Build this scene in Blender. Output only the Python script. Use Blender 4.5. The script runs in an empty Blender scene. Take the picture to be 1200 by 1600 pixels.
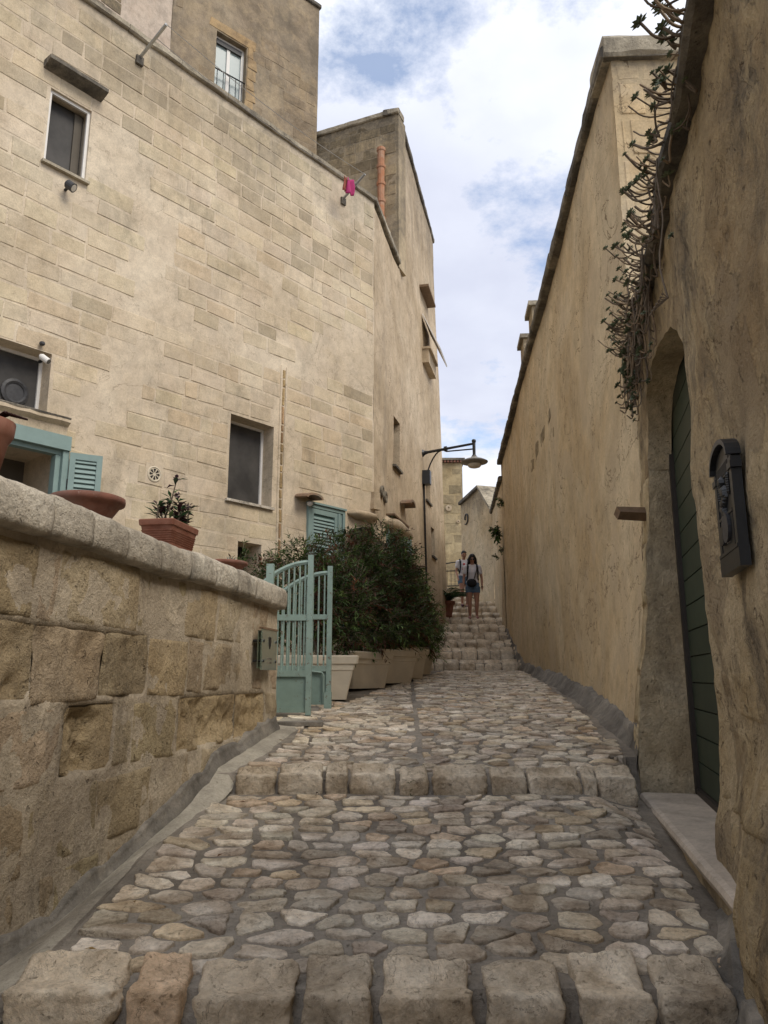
import bpy, math, random
from mathutils import Vector, Matrix, noise
R=math.radians
scene=bpy.context.scene
col=scene.collection
rnd=random.Random(7)
# ------------------------------------------------ camera, sky, sun, exposure
F=1200.0; TH=math.atan(257/1200.0)
cam=bpy.data.cameras.new('camera'); camo=bpy.data.objects.new('camera',cam); col.objects.link(camo)
cam.sensor_fit='VERTICAL'; cam.sensor_height=36; cam.lens=27.0; cam.clip_end=2000; cam.clip_start=.05
camo.location=(0,0,0); camo.rotation_euler=(R(90)+TH,0,0); scene.camera=camo
SUN_EL=R(47); SUN_AZ=R(130)      # azimuth measured from +Y towards +X: behind and to the right
world=bpy.data.worlds.new('World'); scene.world=world; world.use_nodes=True
nt=world.node_tree; nt.nodes.clear()
def N(t,**k):
    n=nt.nodes.new(t)
    for a,b in k.items(): setattr(n,a,b)
    return n
out=N('ShaderNodeOutputWorld'); sky=N('ShaderNodeTexSky',sky_type='NISHITA'); sky.sun_disc=False
sky.sun_elevation=SUN_EL; sky.sun_rotation=SUN_AZ
bg1=N('ShaderNodeBackground'); bg1.inputs[1].default_value=.10
nt.links.new(sky.outputs[0],bg1.inputs[0])
tc=N('ShaderNodeTexCoord'); sep=N('ShaderNodeSeparateXYZ'); nt.links.new(tc.outputs['Generated'],sep.inputs[0])
mx=N('ShaderNodeMath',operation='MAXIMUM'); nt.links.new(sep.outputs[2],mx.inputs[0]); mx.inputs[1].default_value=0
ad=N('ShaderNodeMath',operation='ADD'); nt.links.new(mx.outputs[0],ad.inputs[0]); ad.inputs[1].default_value=.22
dx=N('ShaderNodeMath',operation='DIVIDE'); dy=N('ShaderNodeMath',operation='DIVIDE')
nt.links.new(sep.outputs[0],dx.inputs[0]); nt.links.new(ad.outputs[0],dx.inputs[1])
nt.links.new(sep.outputs[1],dy.inputs[0]); nt.links.new(ad.outputs[0],dy.inputs[1])
cmb=N('ShaderNodeCombineXYZ'); nt.links.new(dx.outputs[0],cmb.inputs[0]); nt.links.new(dy.outputs[0],cmb.inputs[1])
cmb.inputs[2].default_value=6.2
def wnoise(scale,detail,rough,z=0):
    n=N('ShaderNodeTexNoise'); n.inputs['Scale'].default_value=scale; n.inputs['Detail'].default_value=detail
    n.inputs['Roughness'].default_value=rough
    m=N('ShaderNodeMapping'); m.inputs['Location'].default_value=(z,z*.7,z*1.3)
    nt.links.new(cmb.outputs[0],m.inputs[0]); nt.links.new(m.outputs[0],n.inputs['Vector']); return n
def wramp(src,pts):
    r=N('ShaderNodeValToRGB'); nt.links.new(src,r.inputs[0])
    el=r.color_ramp.elements
    while len(el)<len(pts): el.new(.5)
    for e,(p,c) in zip(el,pts): e.position=p; e.color=(*c,1)
    return r
cl=wnoise(2.7,10,.66,0.0); cl.inputs['Vector'].links[0].from_node.inputs['Location'].default_value=(.17,-.05,0); mask=wramp(cl.outputs['Fac'],[(.35,(.22,.22,.22)),(.475,(1,1,1))])
sh=wnoise(1.25,7,.52,5.3); shade=wramp(sh.outputs['Fac'],[(.38,(.45,.46,.49)),(.49,(.355,.37,.42)),(.62,(.29,.305,.365))])
bg2=N('ShaderNodeBackground'); bg2.inputs[1].default_value=1.05; nt.links.new(shade.outputs[0],bg2.inputs[0])
mix=N('ShaderNodeMixShader'); nt.links.new(mask.outputs[0],mix.inputs[0]); nt.links.new(bg1.outputs[0],mix.inputs[1]); nt.links.new(bg2.outputs[0],mix.inputs[2])
nt.links.new(mix.outputs[0],out.inputs[0])
sun=bpy.data.lights.new('sun','SUN'); suno=bpy.data.objects.new('sun',sun); col.objects.link(suno)
sun.energy=1.0; sun.angle=R(30); sun.color=(1,.92,.80)
sd=Vector((math.sin(SUN_AZ)*math.cos(SUN_EL),math.cos(SUN_AZ)*math.cos(SUN_EL),math.sin(SUN_EL)))
suno.rotation_euler=sd.to_track_quat('Z','Y').to_euler(); suno.location=sd*60
vs=scene.view_settings; vs.view_transform='Standard'; vs.look='None'; vs.gamma=1; vs.use_curve_mapping=False; vs.exposure=1.28
scene.render.resolution_x=768; scene.render.resolution_y=1024
# ------------------------------------------------ helpers
def ray(u,v):
    x=(u-600)/F; y=-(v-800)/F
    return Vector((x,math.cos(TH)-y*math.sin(TH),math.sin(TH)+y*math.cos(TH)))
def at_y(u,v,Y): r=ray(u,v); return r*(Y/r.y)
def at_z(u,v,z): r=ray(u,v); return r*(z/r.z)
def proj(p):
    f=Vector((0,math.cos(TH),math.sin(TH))); up=Vector((0,-math.sin(TH),math.cos(TH)))
    d=max(p.dot(f),.05); return 600+F*p.x/d, 800-F*p.dot(up)/d, p.dot(f)
def nz(x,y,z,s=1.0,o=3): return noise.fractal(Vector((x*s,y*s,z*s)),1.0,2.0,o)
class Wall:
    def __init__(s,x,y,dx,dy,side=1,warp=None):
        l=math.hypot(dx,dy); s.x,s.y,s.dx,s.dy=x,y,dx/l,dy/l
        s.nx,s.ny=(s.dy*side,-s.dx*side); s.warp=warp
    def P(s,a,z,o=0):
        if s.warp: o=o+s.warp(a,z)
        return Vector((s.x+s.dx*a+s.nx*o, s.y+s.dy*a+s.ny*o, z))
    def pix(s,u,v,o=0):
        r=ray(u,v); ox,oy=s.x+s.nx*o,s.y+s.ny*o
        # ox+dx a = t rx ; oy+dy a = t ry
        det=s.dx*(-r.y)+r.x*s.dy
        a=(-ox*(-r.y)+(-r.x)*oy)/det   # cramer
        t=(s.dx*(-oy)-s.dy*(-ox))/det
        return a, r.z*t
    def rot(s): return math.atan2(s.dy,s.dx)
def px(x,y,z,parent): pass
class MB:
    def __init__(s): s.v=[];s.f=[];s.c=[];s.cur=(1,1,1)
    def vert(s,p): s.v.append(tuple(p)); s.c.append(s.cur); return len(s.v)-1
    def face(s,*i): s.f.append(i)
    def quad(s,a,b,c,d): i=[s.vert(p) for p in (a,b,c,d)]; s.f.append(tuple(i))
    def box(s,p0,p1,M=None):
        x0,y0,z0=p0;x1,y1,z1=p1
        P=[Vector(q) for q in ((x0,y0,z0),(x1,y0,z0),(x1,y1,z0),(x0,y1,z0),(x0,y0,z1),(x1,y0,z1),(x1,y1,z1),(x0,y1,z1))]
        if M is not None: P=[M@q for q in P]
        i=[s.vert(p) for p in P]
        for f in ((0,3,2,1),(4,5,6,7),(0,1,5,4),(1,2,6,5),(2,3,7,6),(3,0,4,7)): s.f.append(tuple(i[k] for k in f))
    def wbox(s,W,a0,a1,z0,z1,o0,o1):
        P=[W.P(a,z,o) for a,o,z in ((a0,o0,z0),(a1,o0,z0),(a1,o1,z0),(a0,o1,z0),(a0,o0,z1),(a1,o0,z1),(a1,o1,z1),(a0,o1,z1))]
        i=[s.vert(p) for p in P]
        for f in ((0,3,2,1),(4,5,6,7),(0,1,5,4),(1,2,6,5),(2,3,7,6),(3,0,4,7)): s.f.append(tuple(i[k] for k in f))
    def tube(s,pts,r,n=8,caps=True):
        pts=[Vector(p) for p in pts]; rr=r if isinstance(r,(list,tuple)) else [r]*len(pts)
        rings=[]; prev=None
        for k,p in enumerate(pts):
            t=(pts[min(k+1,len(pts)-1)]-pts[max(k-1,0)]).normalized()
            if prev is None:
                a=t.cross(Vector((0,0,1)));
                if a.length<.1: a=t.cross(Vector((1,0,0)))
            else: a=prev-t*prev.dot(t)
            a.normalize(); prev=a; b=t.cross(a)
            rings.append([s.vert(p+(a*math.cos(2*math.pi*j/n)+b*math.sin(2*math.pi*j/n))*rr[k]) for j in range(n)])
        for k in range(len(rings)-1):
            for j in range(n): s.f.append((rings[k][j],rings[k][(j+1)%n],rings[k+1][(j+1)%n],rings[k+1][j]))
        if caps: s.f.append(tuple(reversed(rings[0]))); s.f.append(tuple(rings[-1]))
    def lathe(s,c,prof,n=20,M=None,sy=1,close=False):
        rings=[]
        for r,z in prof:
            ring=[]
            for j in range(n):
                q=Vector((r*math.cos(2*math.pi*j/n),sy*r*math.sin(2*math.pi*j/n),z))
                if M is not None: q=M@q
                ring.append(s.vert(Vector(c)+q))
            rings.append(ring)
        for k in range(len(rings)-1):
            for j in range(n): s.f.append((rings[k][j],rings[k][(j+1)%n],rings[k+1][(j+1)%n],rings[k+1][j]))
        s.f.append(tuple(reversed(rings[0]))); s.f.append(tuple(rings[-1]))
    def loft(s,rings,caps=True):
        n=len(rings[0]); R_=[[s.vert(p) for p in r] for r in rings]
        for k in range(len(R_)-1):
            for j in range(n): s.f.append((R_[k][j],R_[k][(j+1)%n],R_[k+1][(j+1)%n],R_[k+1][j]))
        if caps: s.f.append(tuple(reversed(R_[0]))); s.f.append(tuple(R_[-1]))
    def grid(s,fn,nu,nv):
        I=[[s.vert(fn(i/nu,j/nv)) for j in range(nv+1)] for i in range(nu+1)]
        for i in range(nu):
            for j in range(nv): s.f.append((I[i][j],I[i+1][j],I[i+1][j+1],I[i][j+1]))
    def build(s,name,mat,parent=None,smooth=False,origin=None):
        V=s.v
        if origin is None:
            xs=[p[0] for p in V];ys=[p[1] for p in V];zs=[p[2] for p in V]
            origin=Vector(((min(xs)+max(xs))/2,(min(ys)+max(ys))/2,min(zs)))
        else: origin=Vector(origin)
        me=bpy.data.meshes.new(name)
        me.from_pydata([(p[0]-origin.x,p[1]-origin.y,p[2]-origin.z) for p in V],[],s.f); me.update()
        at=me.color_attributes.new('tint','FLOAT_COLOR','POINT')
        flat=[]
        for c in s.c: flat+= [c[0],c[1],c[2],1.0]
        at.data.foreach_set('color',flat)
        me.materials.append(mat)
        if smooth: me.shade_smooth()
        o=bpy.data.objects.new(name,me); col.objects.link(o)
        if parent is not None:
            o.parent=parent; pl=absloc(parent); o.location=origin-pl
        else: o.location=origin
        return o
def absloc(o):
    l=Vector(o.location)
    while o.parent: o=o.parent; l+=Vector(o.location)
    return l
def tag(o,label=None,cat=None,group=None,kind=None):
    if label: o['label']=label
    if cat: o['category']=cat
    if group: o['group']=group
    if kind: o['kind']=kind
    return o
def empty(name,loc,label,cat,group=None):
    o=bpy.data.objects.new(name,None); col.objects.link(o); o.location=loc; o.empty_display_size=.1
    return tag(o,label,cat,group)
def children(o): return [c for c in bpy.data.objects if c.parent==o]
def copy_tree(o,parent=None):
    c=o.copy(); col.objects.link(c)
    if parent is not None: c.parent=parent
    for ch in children(o): copy_tree(ch,c)
    return c
# ------------------------------------------------ materials
def newmat(name):
    m=bpy.data.materials.new(name); m.use_nodes=True; t=m.node_tree; t.nodes.clear()
    o=t.nodes.new('ShaderNodeOutputMaterial'); b=t.nodes.new('ShaderNodeBsdfPrincipled'); t.links.new(b.outputs[0],o.inputs[0])
    b.inputs['Specular IOR Level'].default_value=.25
    return m,t,b
def lk(t,a,b): t.links.new(a,b)
def tnoise(t,vec,scale,detail=5,rough=.6,dist=0):
    n=t.nodes.new('ShaderNodeTexNoise'); n.inputs['Scale'].default_value=scale; n.inputs['Detail'].default_value=detail
    n.inputs['Roughness'].default_value=rough; n.inputs['Distortion'].default_value=dist
    if vec is not None: lk(t,vec,n.inputs['Vector'])
    return n
def tramp(t,src,pts):
    r=t.nodes.new('ShaderNodeValToRGB'); lk(t,src,r.inputs[0]); el=r.color_ramp.elements
    while len(el)<len(pts): el.new(.5)
    for e,(p,c) in zip(el,pts):
        e.position=p; e.color=(*c,1) if isinstance(c,tuple) else (c,c,c,1)
    return r
def tmix(t,fac,a,b,mode='MIX'):
    m=t.nodes.new('ShaderNodeMix'); m.data_type='RGBA'; m.blend_type=mode
    for s,i in ((fac,0),(a,6),(b,7)):
        if isinstance(s,(int,float)): m.inputs[i].default_value=s
        elif isinstance(s,tuple): m.inputs[i].default_value=(*s,1)
        else: lk(t,s,m.inputs[i])
    return m.outputs[2]
def tmath(t,op,a,b=0,c=None):
    m=t.nodes.new('ShaderNodeMath'); m.operation=op
    for i,s in enumerate((a,b,c)):
        if s is None: continue
        if isinstance(s,(int,float)): m.inputs[i].default_value=s
        else: lk(t,s,m.inputs[i])
    return m.outputs[0]
def tmap(t,vec,scale=(1,1,1),loc=(0,0,0)):
    m=t.nodes.new('ShaderNodeMapping'); m.inputs['Scale'].default_value=scale; m.inputs['Location'].default_value=loc
    lk(t,vec,m.inputs[0]); return m.outputs[0]
def stone(name,c1,c2,c3,scale=1.0,stain=.5,sc=(.13,.115,.09),stain_lo=.56,ztop=None,zband=1.5,pits=.5,bump=.35,bd=.02,rough=.9,fine=1.0,streak=.35,pitscale=26,zbot=None,patch=0.0,patchc=(.6,.5,.36),flake=0.0,flakec=None,crack=.0,mid=.8):
    m,t,b=newmat(name)
    g=t.nodes.new('ShaderNodeNewGeometry'); P=g.outputs['Position']
    n1=tnoise(t,P,.9*scale,6,.62,.3); c=tramp(t,n1.outputs['Fac'],[(.38,c1),(.5,c2),(.62,c3)]).outputs[0]
    nm=tnoise(t,tmap(t,P,(1,1,1),(5,5,5)),2.7*scale,8,.72,.5); c=tmix(t,mid*fine,c,tramp(t,nm.outputs['Fac'],[(.35,.74),(.5,1.),(.66,1.16)]).outputs[0],'MULTIPLY')
    if patch>0:
        npa=tnoise(t,tmap(t,P,(1,1,1),(9,3,5)),1.7*scale,7,.68,.6)
        c=tmix(t,tmath(t,'MULTIPLY',tramp(t,npa.outputs['Fac'],[(.47,0.),(.56,1.)]).outputs[0],patch),c,patchc)
    n2=tnoise(t,P,9*scale,8,.7); v2=tramp(t,n2.outputs['Fac'],[(.28,.72),(.5,1.),(.74,1.18)]).outputs[0]
    c=tmix(t,.75*fine,c,v2,'MULTIPLY')
    ns=tnoise(t,P,55,5,.75); c=tmix(t,.6*fine,c,tramp(t,ns.outputs['Fac'],[(.34,.74),(.5,1.),(.66,1.16)]).outputs[0],'MULTIPLY')
    fl=None
    if flake>0:
        nfl=tnoise(t,tmap(t,P,(1,1,.7),(2,8,4)),1.5,11,.66,.4); fl=tramp(t,nfl.outputs['Fac'],[(.535,0.),(.548,1.)]).outputs[0]
        c=tmix(t,tmath(t,'MULTIPLY',fl,flake),c,flakec or (c1[0]*.85,c1[1]*.85,c1[2]*.85))
    cr=None
    if crack>0:
        ncr=tnoise(t,tmap(t,P,(1,1,1),(7,7,1)),1.6*scale,6,.6,.8); cr=tmath(t,'LESS_THAN',tmath(t,'ABSOLUTE',tmath(t,'SUBTRACT',ncr.outputs['Fac'],.5)),.0035)
        c=tmix(t,tmath(t,'MULTIPLY',cr,crack),c,(c1[0]*.35,c1[1]*.32,c1[2]*.3))
    # weathering stains, run down the wall
    n3=tnoise(t,tmap(t,P,(1.6,1.6,1.6*streak),(3,1,7)),1.0,9,.72,.4)
    mk=tramp(t,n3.outputs['Fac'],[(stain_lo-.05,0.),(stain_lo+.06,1.)]).outputs[0]
    if ztop is not None:
        sp=t.nodes.new('ShaderNodeSeparateXYZ'); lk(t,P,sp.inputs[0])
        nb=tnoise(t,tmap(t,P,(2.2,2.2,.5)),1.4,6,.7)
        zz=tmath(t,'ADD',sp.outputs[2],tmath(t,'MULTIPLY',tmath(t,'SUBTRACT',nb.outputs['Fac'],.5),zband*2.6))
        mr=t.nodes.new('ShaderNodeMapRange'); lk(t,zz,mr.inputs[0]); mr.inputs[1].default_value=ztop-zband; mr.inputs[2].default_value=ztop
        mk=tmath(t,'MAXIMUM',tmath(t,'MULTIPLY',mk,.55),mr.outputs[0])
    if zbot is not None:
        sp2=t.nodes.new('ShaderNodeSeparateXYZ'); lk(t,P,sp2.inputs[0])
    n4=tnoise(t,P,14,7,.75); brk=tramp(t,n4.outputs['Fac'],[(.35,.35),(.6,1.)]).outputs[0]
    mk=tmath(t,'MULTIPLY',tmath(t,'MULTIPLY',mk,brk),stain)
    c=tmix(t,mk,c,sc)
    np_=tnoise(t,P,pitscale*scale,5,.6,.5); pm=tramp(t,np_.outputs['Fac'],[(.27,1.),(.36,0.)]).outputs[0]
    c=tmix(t,tmath(t,'MULTIPLY',pm,pits*.5),c,(c1[0]*.45,c1[1]*.4,c1[2]*.35))
    at=t.nodes.new('ShaderNodeAttribute'); at.attribute_name='tint'
    c=tmix(t,1.0,c,at.outputs['Color'],'MULTIPLY')
    lk(t,c,b.inputs['Base Color']); b.inputs['Roughness'].default_value=rough
    nf=tnoise(t,P,70,4,.7)
    h=tmath(t,'ADD',tmath(t,'MULTIPLY',n2.outputs['Fac'],.8),tmath(t,'MULTIPLY',nf.outputs['Fac'],.30))
    h=tmath(t,'SUBTRACT',h,tmath(t,'MULTIPLY',pm,pits))
    if fl is not None: h=tmath(t,'SUBTRACT',h,tmath(t,'MULTIPLY',fl,flake*.35))
    if cr is not None: h=tmath(t,'SUBTRACT',h,tmath(t,'MULTIPLY',cr,.5))
    bp=t.nodes.new('ShaderNodeBump'); bp.inputs['Strength'].default_value=bump; bp.inputs['Distance'].default_value=bd
    lk(t,h,bp.inputs['Height']); lk(t,bp.outputs[0],b.inputs['Normal'])
    return m
def plain(name,c,rough=.6,metal=0,var=.12,scale=12,bump=.1,spec=.3,c2=None,wear=.0,wearc=(.2,.1,.05),tint=True):
    m,t,b=newmat(name)
    tcn=t.nodes.new('ShaderNodeNewGeometry'); P=tcn.outputs['Position']
    n=tnoise(t,P,scale,6,.65); v=tramp(t,n.outputs['Fac'],[(.3,1-var),(.7,1+var)]).outputs[0]
    cc=tmix(t,1.0,c,v,'MULTIPLY') if True else None
    if c2:
        n2=tnoise(t,P,scale*.4,7,.7,.5); cc=tmix(t,tramp(t,n2.outputs['Fac'],[(.45,0.),(.6,1.)]).outputs[0],cc,c2)
    if wear>0:
        n3=tnoise(t,P,scale*2.5,8,.75); cc=tmix(t,tramp(t,n3.outputs['Fac'],[(.70-wear*.12,0.),(.73-wear*.1,1.)]).outputs[0],cc,wearc)
    if tint:
        at=t.nodes.new('ShaderNodeAttribute'); at.attribute_name='tint'; cc=tmix(t,1.0,cc,at.outputs['Color'],'MULTIPLY')
    lk(t,cc,b.inputs['Base Color']); b.inputs['Roughness'].default_value=rough; b.inputs['Metallic'].default_value=metal
    b.inputs['Specular IOR Level'].default_value=spec
    if bump>0:
        bp=t.nodes.new('ShaderNodeBump'); bp.inputs['Strength'].default_value=bump; bp.inputs['Distance'].default_value=.01
        lk(t,n.outputs['Fac'],bp.inputs['Height']); lk(t,bp.outputs[0],b.inputs['Normal'])
    return m
def leafmat(name,rough=.55,trans=.25):
    m,t,b=newmat(name)
    at=t.nodes.new('ShaderNodeAttribute'); at.attribute_name='tint'
    lk(t,at.outputs['Color'],b.inputs['Base Color']); b.inputs['Roughness'].default_value=rough
    tr=t.nodes.new('ShaderNodeBsdfTranslucent'); lk(t,at.outputs['Color'],tr.inputs[0])
    ms=t.nodes.new('ShaderNodeMixShader'); ms.inputs[0].default_value=trans
    o=[n for n in t.nodes if n.type=='OUTPUT_MATERIAL'][0]
    lk(t,b.outputs[0],ms.inputs[1]); lk(t,tr.outputs[0],ms.inputs[2]); lk(t,ms.outputs[0],o.inputs[0]); return m
M={}
M['facade']=stone('facade_tufa',(.48,.39,.27),(.55,.46,.335),(.605,.52,.39),.8,flake=.22,flakec=(.56,.48,.37),mid=.45,stain=.62,stain_lo=.575,ztop=8.5,zband=1.5,pits=.35,bump=.5,bd=.02,sc=(.15,.14,.115),patch=.35,patchc=(.56,.47,.33))
M['facade_joint']=stone('facade_joint',(.50,.41,.29),(.57,.475,.35),(.62,.53,.40),.8,flake=.25,flakec=(.50,.42,.32),mid=.4,crack=.35,stain=.55,stain_lo=.575,ztop=8.5,zband=1.5,pits=.3,bump=.3,bd=.01,sc=(.16,.15,.12))
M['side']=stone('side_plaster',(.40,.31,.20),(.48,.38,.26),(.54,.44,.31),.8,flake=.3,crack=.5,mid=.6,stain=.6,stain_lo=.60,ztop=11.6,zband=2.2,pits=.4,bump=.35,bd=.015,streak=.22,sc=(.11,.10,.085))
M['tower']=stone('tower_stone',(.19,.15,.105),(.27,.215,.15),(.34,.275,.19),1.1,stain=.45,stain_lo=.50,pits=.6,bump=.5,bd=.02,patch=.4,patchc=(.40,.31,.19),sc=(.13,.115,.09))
M['upper']=stone('upper_stone',(.26,.21,.145),(.38,.305,.205),(.46,.375,.25),1.1,stain=.85,stain_lo=.50,ztop=11.2,zband=1.0,pits=.6,bump=.5,bd=.02,patch=.5,patchc=(.50,.40,.25),sc=(.12,.105,.08))
M['pink']=stone('pink_plaster',(.42,.34,.27),(.5,.42,.34),(.46,.37,.29),1,stain=.2,pits=.2,bump=.2)
M['low']=stone('low_wall_stone',(.33,.255,.16),(.43,.345,.225),(.50,.41,.28),1.6,flake=.3,flakec=(.33,.27,.19),stain=.45,stain_lo=.58,pits=1.0,bump=1.0,bd=.04,sc=(.13,.105,.075),patch=.4,patchc=(.40,.31,.19))
M['low_joint']=stone('low_wall_mortar',(.41,.335,.235),(.48,.40,.29),(.54,.455,.335),1.6,flake=.35,flakec=(.34,.28,.21),stain=.3,pits=.7,bump=.9,bd=.03,patch=.4,patchc=(.36,.29,.20))
M['coping']=stone('coping_stone',(.40,.345,.27),(.56,.495,.40),(.65,.59,.485),2.2,stain=.7,stain_lo=.55,pits=1.0,bump=1.0,bd=.035,sc=(.12,.11,.095),streak=.8)
M['right']=stone('right_plaster',(.50,.375,.215),(.58,.455,.28),(.63,.515,.34),.8,flake=.42,flakec=(.50,.40,.27),crack=.8,mid=.55,stain=.6,stain_lo=.665,ztop=5.0,zband=.45,pits=.45,bump=.4,bd=.02,streak=.28,sc=(.10,.09,.075),patch=.25,patchc=(.43,.36,.25))
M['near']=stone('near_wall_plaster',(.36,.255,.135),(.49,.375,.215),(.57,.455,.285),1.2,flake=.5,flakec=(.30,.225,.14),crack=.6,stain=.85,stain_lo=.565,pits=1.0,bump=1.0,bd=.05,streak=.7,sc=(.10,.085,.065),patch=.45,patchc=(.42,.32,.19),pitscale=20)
M['jamb']=stone('jamb_stone',(.44,.34,.205),(.57,.455,.29),(.64,.53,.36),2.0,stain=.35,stain_lo=.57,pits=1.0,bump=1.0,bd=.04,sc=(.13,.11,.085))
M['cap']=stone('dark_cap',(.10,.09,.075),(.17,.15,.12),(.26,.23,.18),2.5,stain=.7,stain_lo=.5,pits=.8,bump=.8,bd=.02,sc=(.045,.042,.038))
M['cap_light']=stone('light_cap',(.26,.225,.17),(.36,.315,.235),(.43,.38,.29),2.5,stain=.75,stain_lo=.53,pits=.8,bump=.8,bd=.02,sc=(.10,.09,.075))
M['yellow']=stone('yellow_tufa',(.32,.245,.135),(.41,.325,.19),(.47,.385,.235),1.0,stain=.55,stain_lo=.53,pits=.3,bump=.4,bd=.02,sc=(.20,.165,.10),streak=.8)
M['yellow_block']=stone('yellow_block',(.23,.18,.11),(.31,.25,.155),(.37,.30,.19),1.0,stain=.3,pits=.3,bump=.4,bd=.02)
M['mortar']=stone('street_mortar',(.19,.163,.128),(.27,.235,.188),(.34,.30,.245),1.5,stain=.4,stain_lo=.56,pits=.6,bump=.9,bd=.03,sc=(.12,.105,.088),streak=1)
M['concrete']=stone('gutter_concrete',(.26,.23,.18),(.36,.325,.26),(.43,.39,.31),1.5,stain=.4,stain_lo=.58,pits=.4,bump=.7,bd=.02,sc=(.13,.12,.10),streak=1)
M['darkcon']=stone('wall_skirt',(.14,.125,.105),(.21,.19,.16),(.29,.26,.215),2.5,stain=.5,stain_lo=.52,pits=.4,bump=.7,bd=.015,sc=(.07,.065,.055),streak=1)
M['cobble']=stone('cobble_limestone',(.44,.35,.25),(.65,.555,.43),(.80,.72,.59),5,crack=.5,stain=.4,stain_lo=.60,pits=.5,bump=.9,bd=.02,sc=(.14,.12,.10),streak=1,rough=.72,pitscale=9)
M['kerb']=stone('kerb_limestone',(.46,.37,.26),(.67,.57,.435),(.80,.71,.57),4,crack=.5,flake=.3,stain=.45,stain_lo=.58,pits=.6,bump=.9,bd=.022,sc=(.13,.105,.08),streak=1,rough=.8,pitscale=10)
M['marble']=stone('sill_slab',(.42,.36,.29),(.49,.42,.34),(.53,.465,.38),1.5,stain=.2,pits=.15,bump=.15,bd=.005,rough=.6)
M['terracotta']=plain('terracotta',(.17,.062,.036),.8,var=.2,scale=14,c2=(.22,.10,.065),wear=.3,wearc=(.30,.22,.18))
M['tile']=plain('weathered_tile',(.24,.155,.10),.85,var=.3,scale=14,c2=(.20,.16,.12))
M['terra_old']=plain('old_terracotta',(.17,.072,.048),.85,var=.25,scale=14,c2=(.18,.105,.08),wear=.5,wearc=(.34,.27,.23))
M['clay']=plain('clay_pipe',(.42,.19,.10),.85,var=.2,scale=8,c2=(.40,.25,.17))
M['shutter']=plain('green_paint',(.21,.29,.27),.55,var=.07,scale=9,bump=.05)
M['shutter_in']=plain('green_slat',(.12,.20,.185),.6,var=.08,scale=9,bump=.05)
M['gate']=plain('gate_paint',(.235,.315,.27),.5,var=.14,scale=10,wear=.95,wearc=(.13,.07,.04))
M['gatepanel']=plain('gate_panel_paint',(.20,.275,.235),.5,var=.10,scale=10,wear=.7,wearc=(.13,.07,.04),bump=.15)
M['door']=plain('dark_green_door',(.030,.044,.028),.55,var=.12,scale=7,bump=.08)
M['doorframe']=plain('door_frame_paint',(.035,.028,.022),.6)
M['iron']=plain('black_iron',(.012,.013,.014),.42,var=.2,scale=20,spec=.5)
M['iron_soft']=plain('worn_iron',(.05,.05,.052),.5,var=.3,scale=25)
M['white']=plain('white_frame',(.72,.70,.66),.5,var=.05)
M['cream']=plain('cream_plastic',(.56,.49,.37),.6,var=.06,scale=6)
M['planter']=plain('planter_plastic',(.60,.525,.40),.6,var=.08,scale=4,bump=.05,c2=(.52,.45,.34))
M['soil']=plain('soil',(.05,.035,.022),.95,var=.4,scale=40,bump=.6)
M['wood']=plain('weathered_wood',(.17,.11,.065),.8,var=.25,scale=18,bump=.3)
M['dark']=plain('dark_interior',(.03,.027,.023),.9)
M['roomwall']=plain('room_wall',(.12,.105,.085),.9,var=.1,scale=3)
M['pinkcloth']=plain('magenta_cloth',(.42,.045,.16),.85)
M['redcloth']=plain('rust_cloth',(.30,.09,.06),.85)
M['metal']=plain('galvanised_metal',(.42,.43,.42),.35,metal=.7,var=.1)
M['line']=plain('clothes_line',(.45,.44,.42),.6)
M['skin']=plain('skin',(.36,.19,.125),.55,var=.05,bump=0,tint=False)
M['hair']=plain('dark_hair',(.012,.009,.008),.5,var=.3,scale=60,bump=.5,tint=False)
M['shirt']=plain('white_shirt',(.62,.60,.62),.85,var=.05,scale=14,bump=.3,tint=False)
M['print']=plain('red_print',(.5,.12,.13),.85)
M['denim']=plain('denim',(.10,.155,.22),.9,var=.2,scale=30,bump=.2,tint=False)
M['blackcloth']=plain('black_cloth',(.014,.014,.016),.8)
M['shoe']=plain('pink_shoe',(.42,.22,.20),.7,tint=False)
M['shoe2']=plain('dark_shoe',(.06,.02,.03),.7,tint=False)
M['stem']=plain('plant_stem',(.16,.125,.09),.85,var=.3,scale=40)
M['rosette']=leafmat('rosette_leaf',.5,.1)
M['leaf']=leafmat('shrub_leaf')
M['lampglass']=plain('lamp_glass',(.62,.58,.50),.3)
M['lampshade']=plain('lamp_shade',(.22,.21,.19),.45,var=.1)
M['redwhite']=plain('barrier_board',(.35,.12,.10),.6)
def glassmat():
    m,t,b=newmat('window_glass'); b.inputs['Base Color'].default_value=(.055,.055,.055,1); b.inputs['Roughness'].default_value=.12
    b.inputs['Specular IOR Level'].default_value=.5; return m
M['glass']=glassmat()
def meshscreen():
    m,t,b=newmat('insect_screen'); g=t.nodes.new('ShaderNodeNewGeometry'); n=tnoise(t,g.outputs['Position'],2.5,4,.6)
    lk(t,tramp(t,n.outputs['Fac'],[(.35,(.035,.033,.031)),(.7,(.075,.07,.064))]).outputs[0],b.inputs['Base Color']); b.inputs['Roughness'].default_value=.55; return m
M['screen']=meshscreen()
def brightglass():
    m,t,b=newmat('curtained_glass'); b.inputs['Base Color'].default_value=(.30,.36,.36,1); b.inputs['Roughness'].default_value=.25; b.inputs['Specular IOR Level'].default_value=.4; return m
M['curtain']=brightglass()
def signglass():
    m,t,b=newmat('sign_glass'); b.inputs['Base Color'].default_value=(.42,.50,.40,1); b.inputs['Roughness'].default_value=.12
    b.inputs['Transmission Weight'].default_value=.75; b.inputs['IOR'].default_value=1.3; return m
M['signglass']=signglass()
def smooth(x): x=max(0,min(1,x)); return x*x*(3-2*x)
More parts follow.
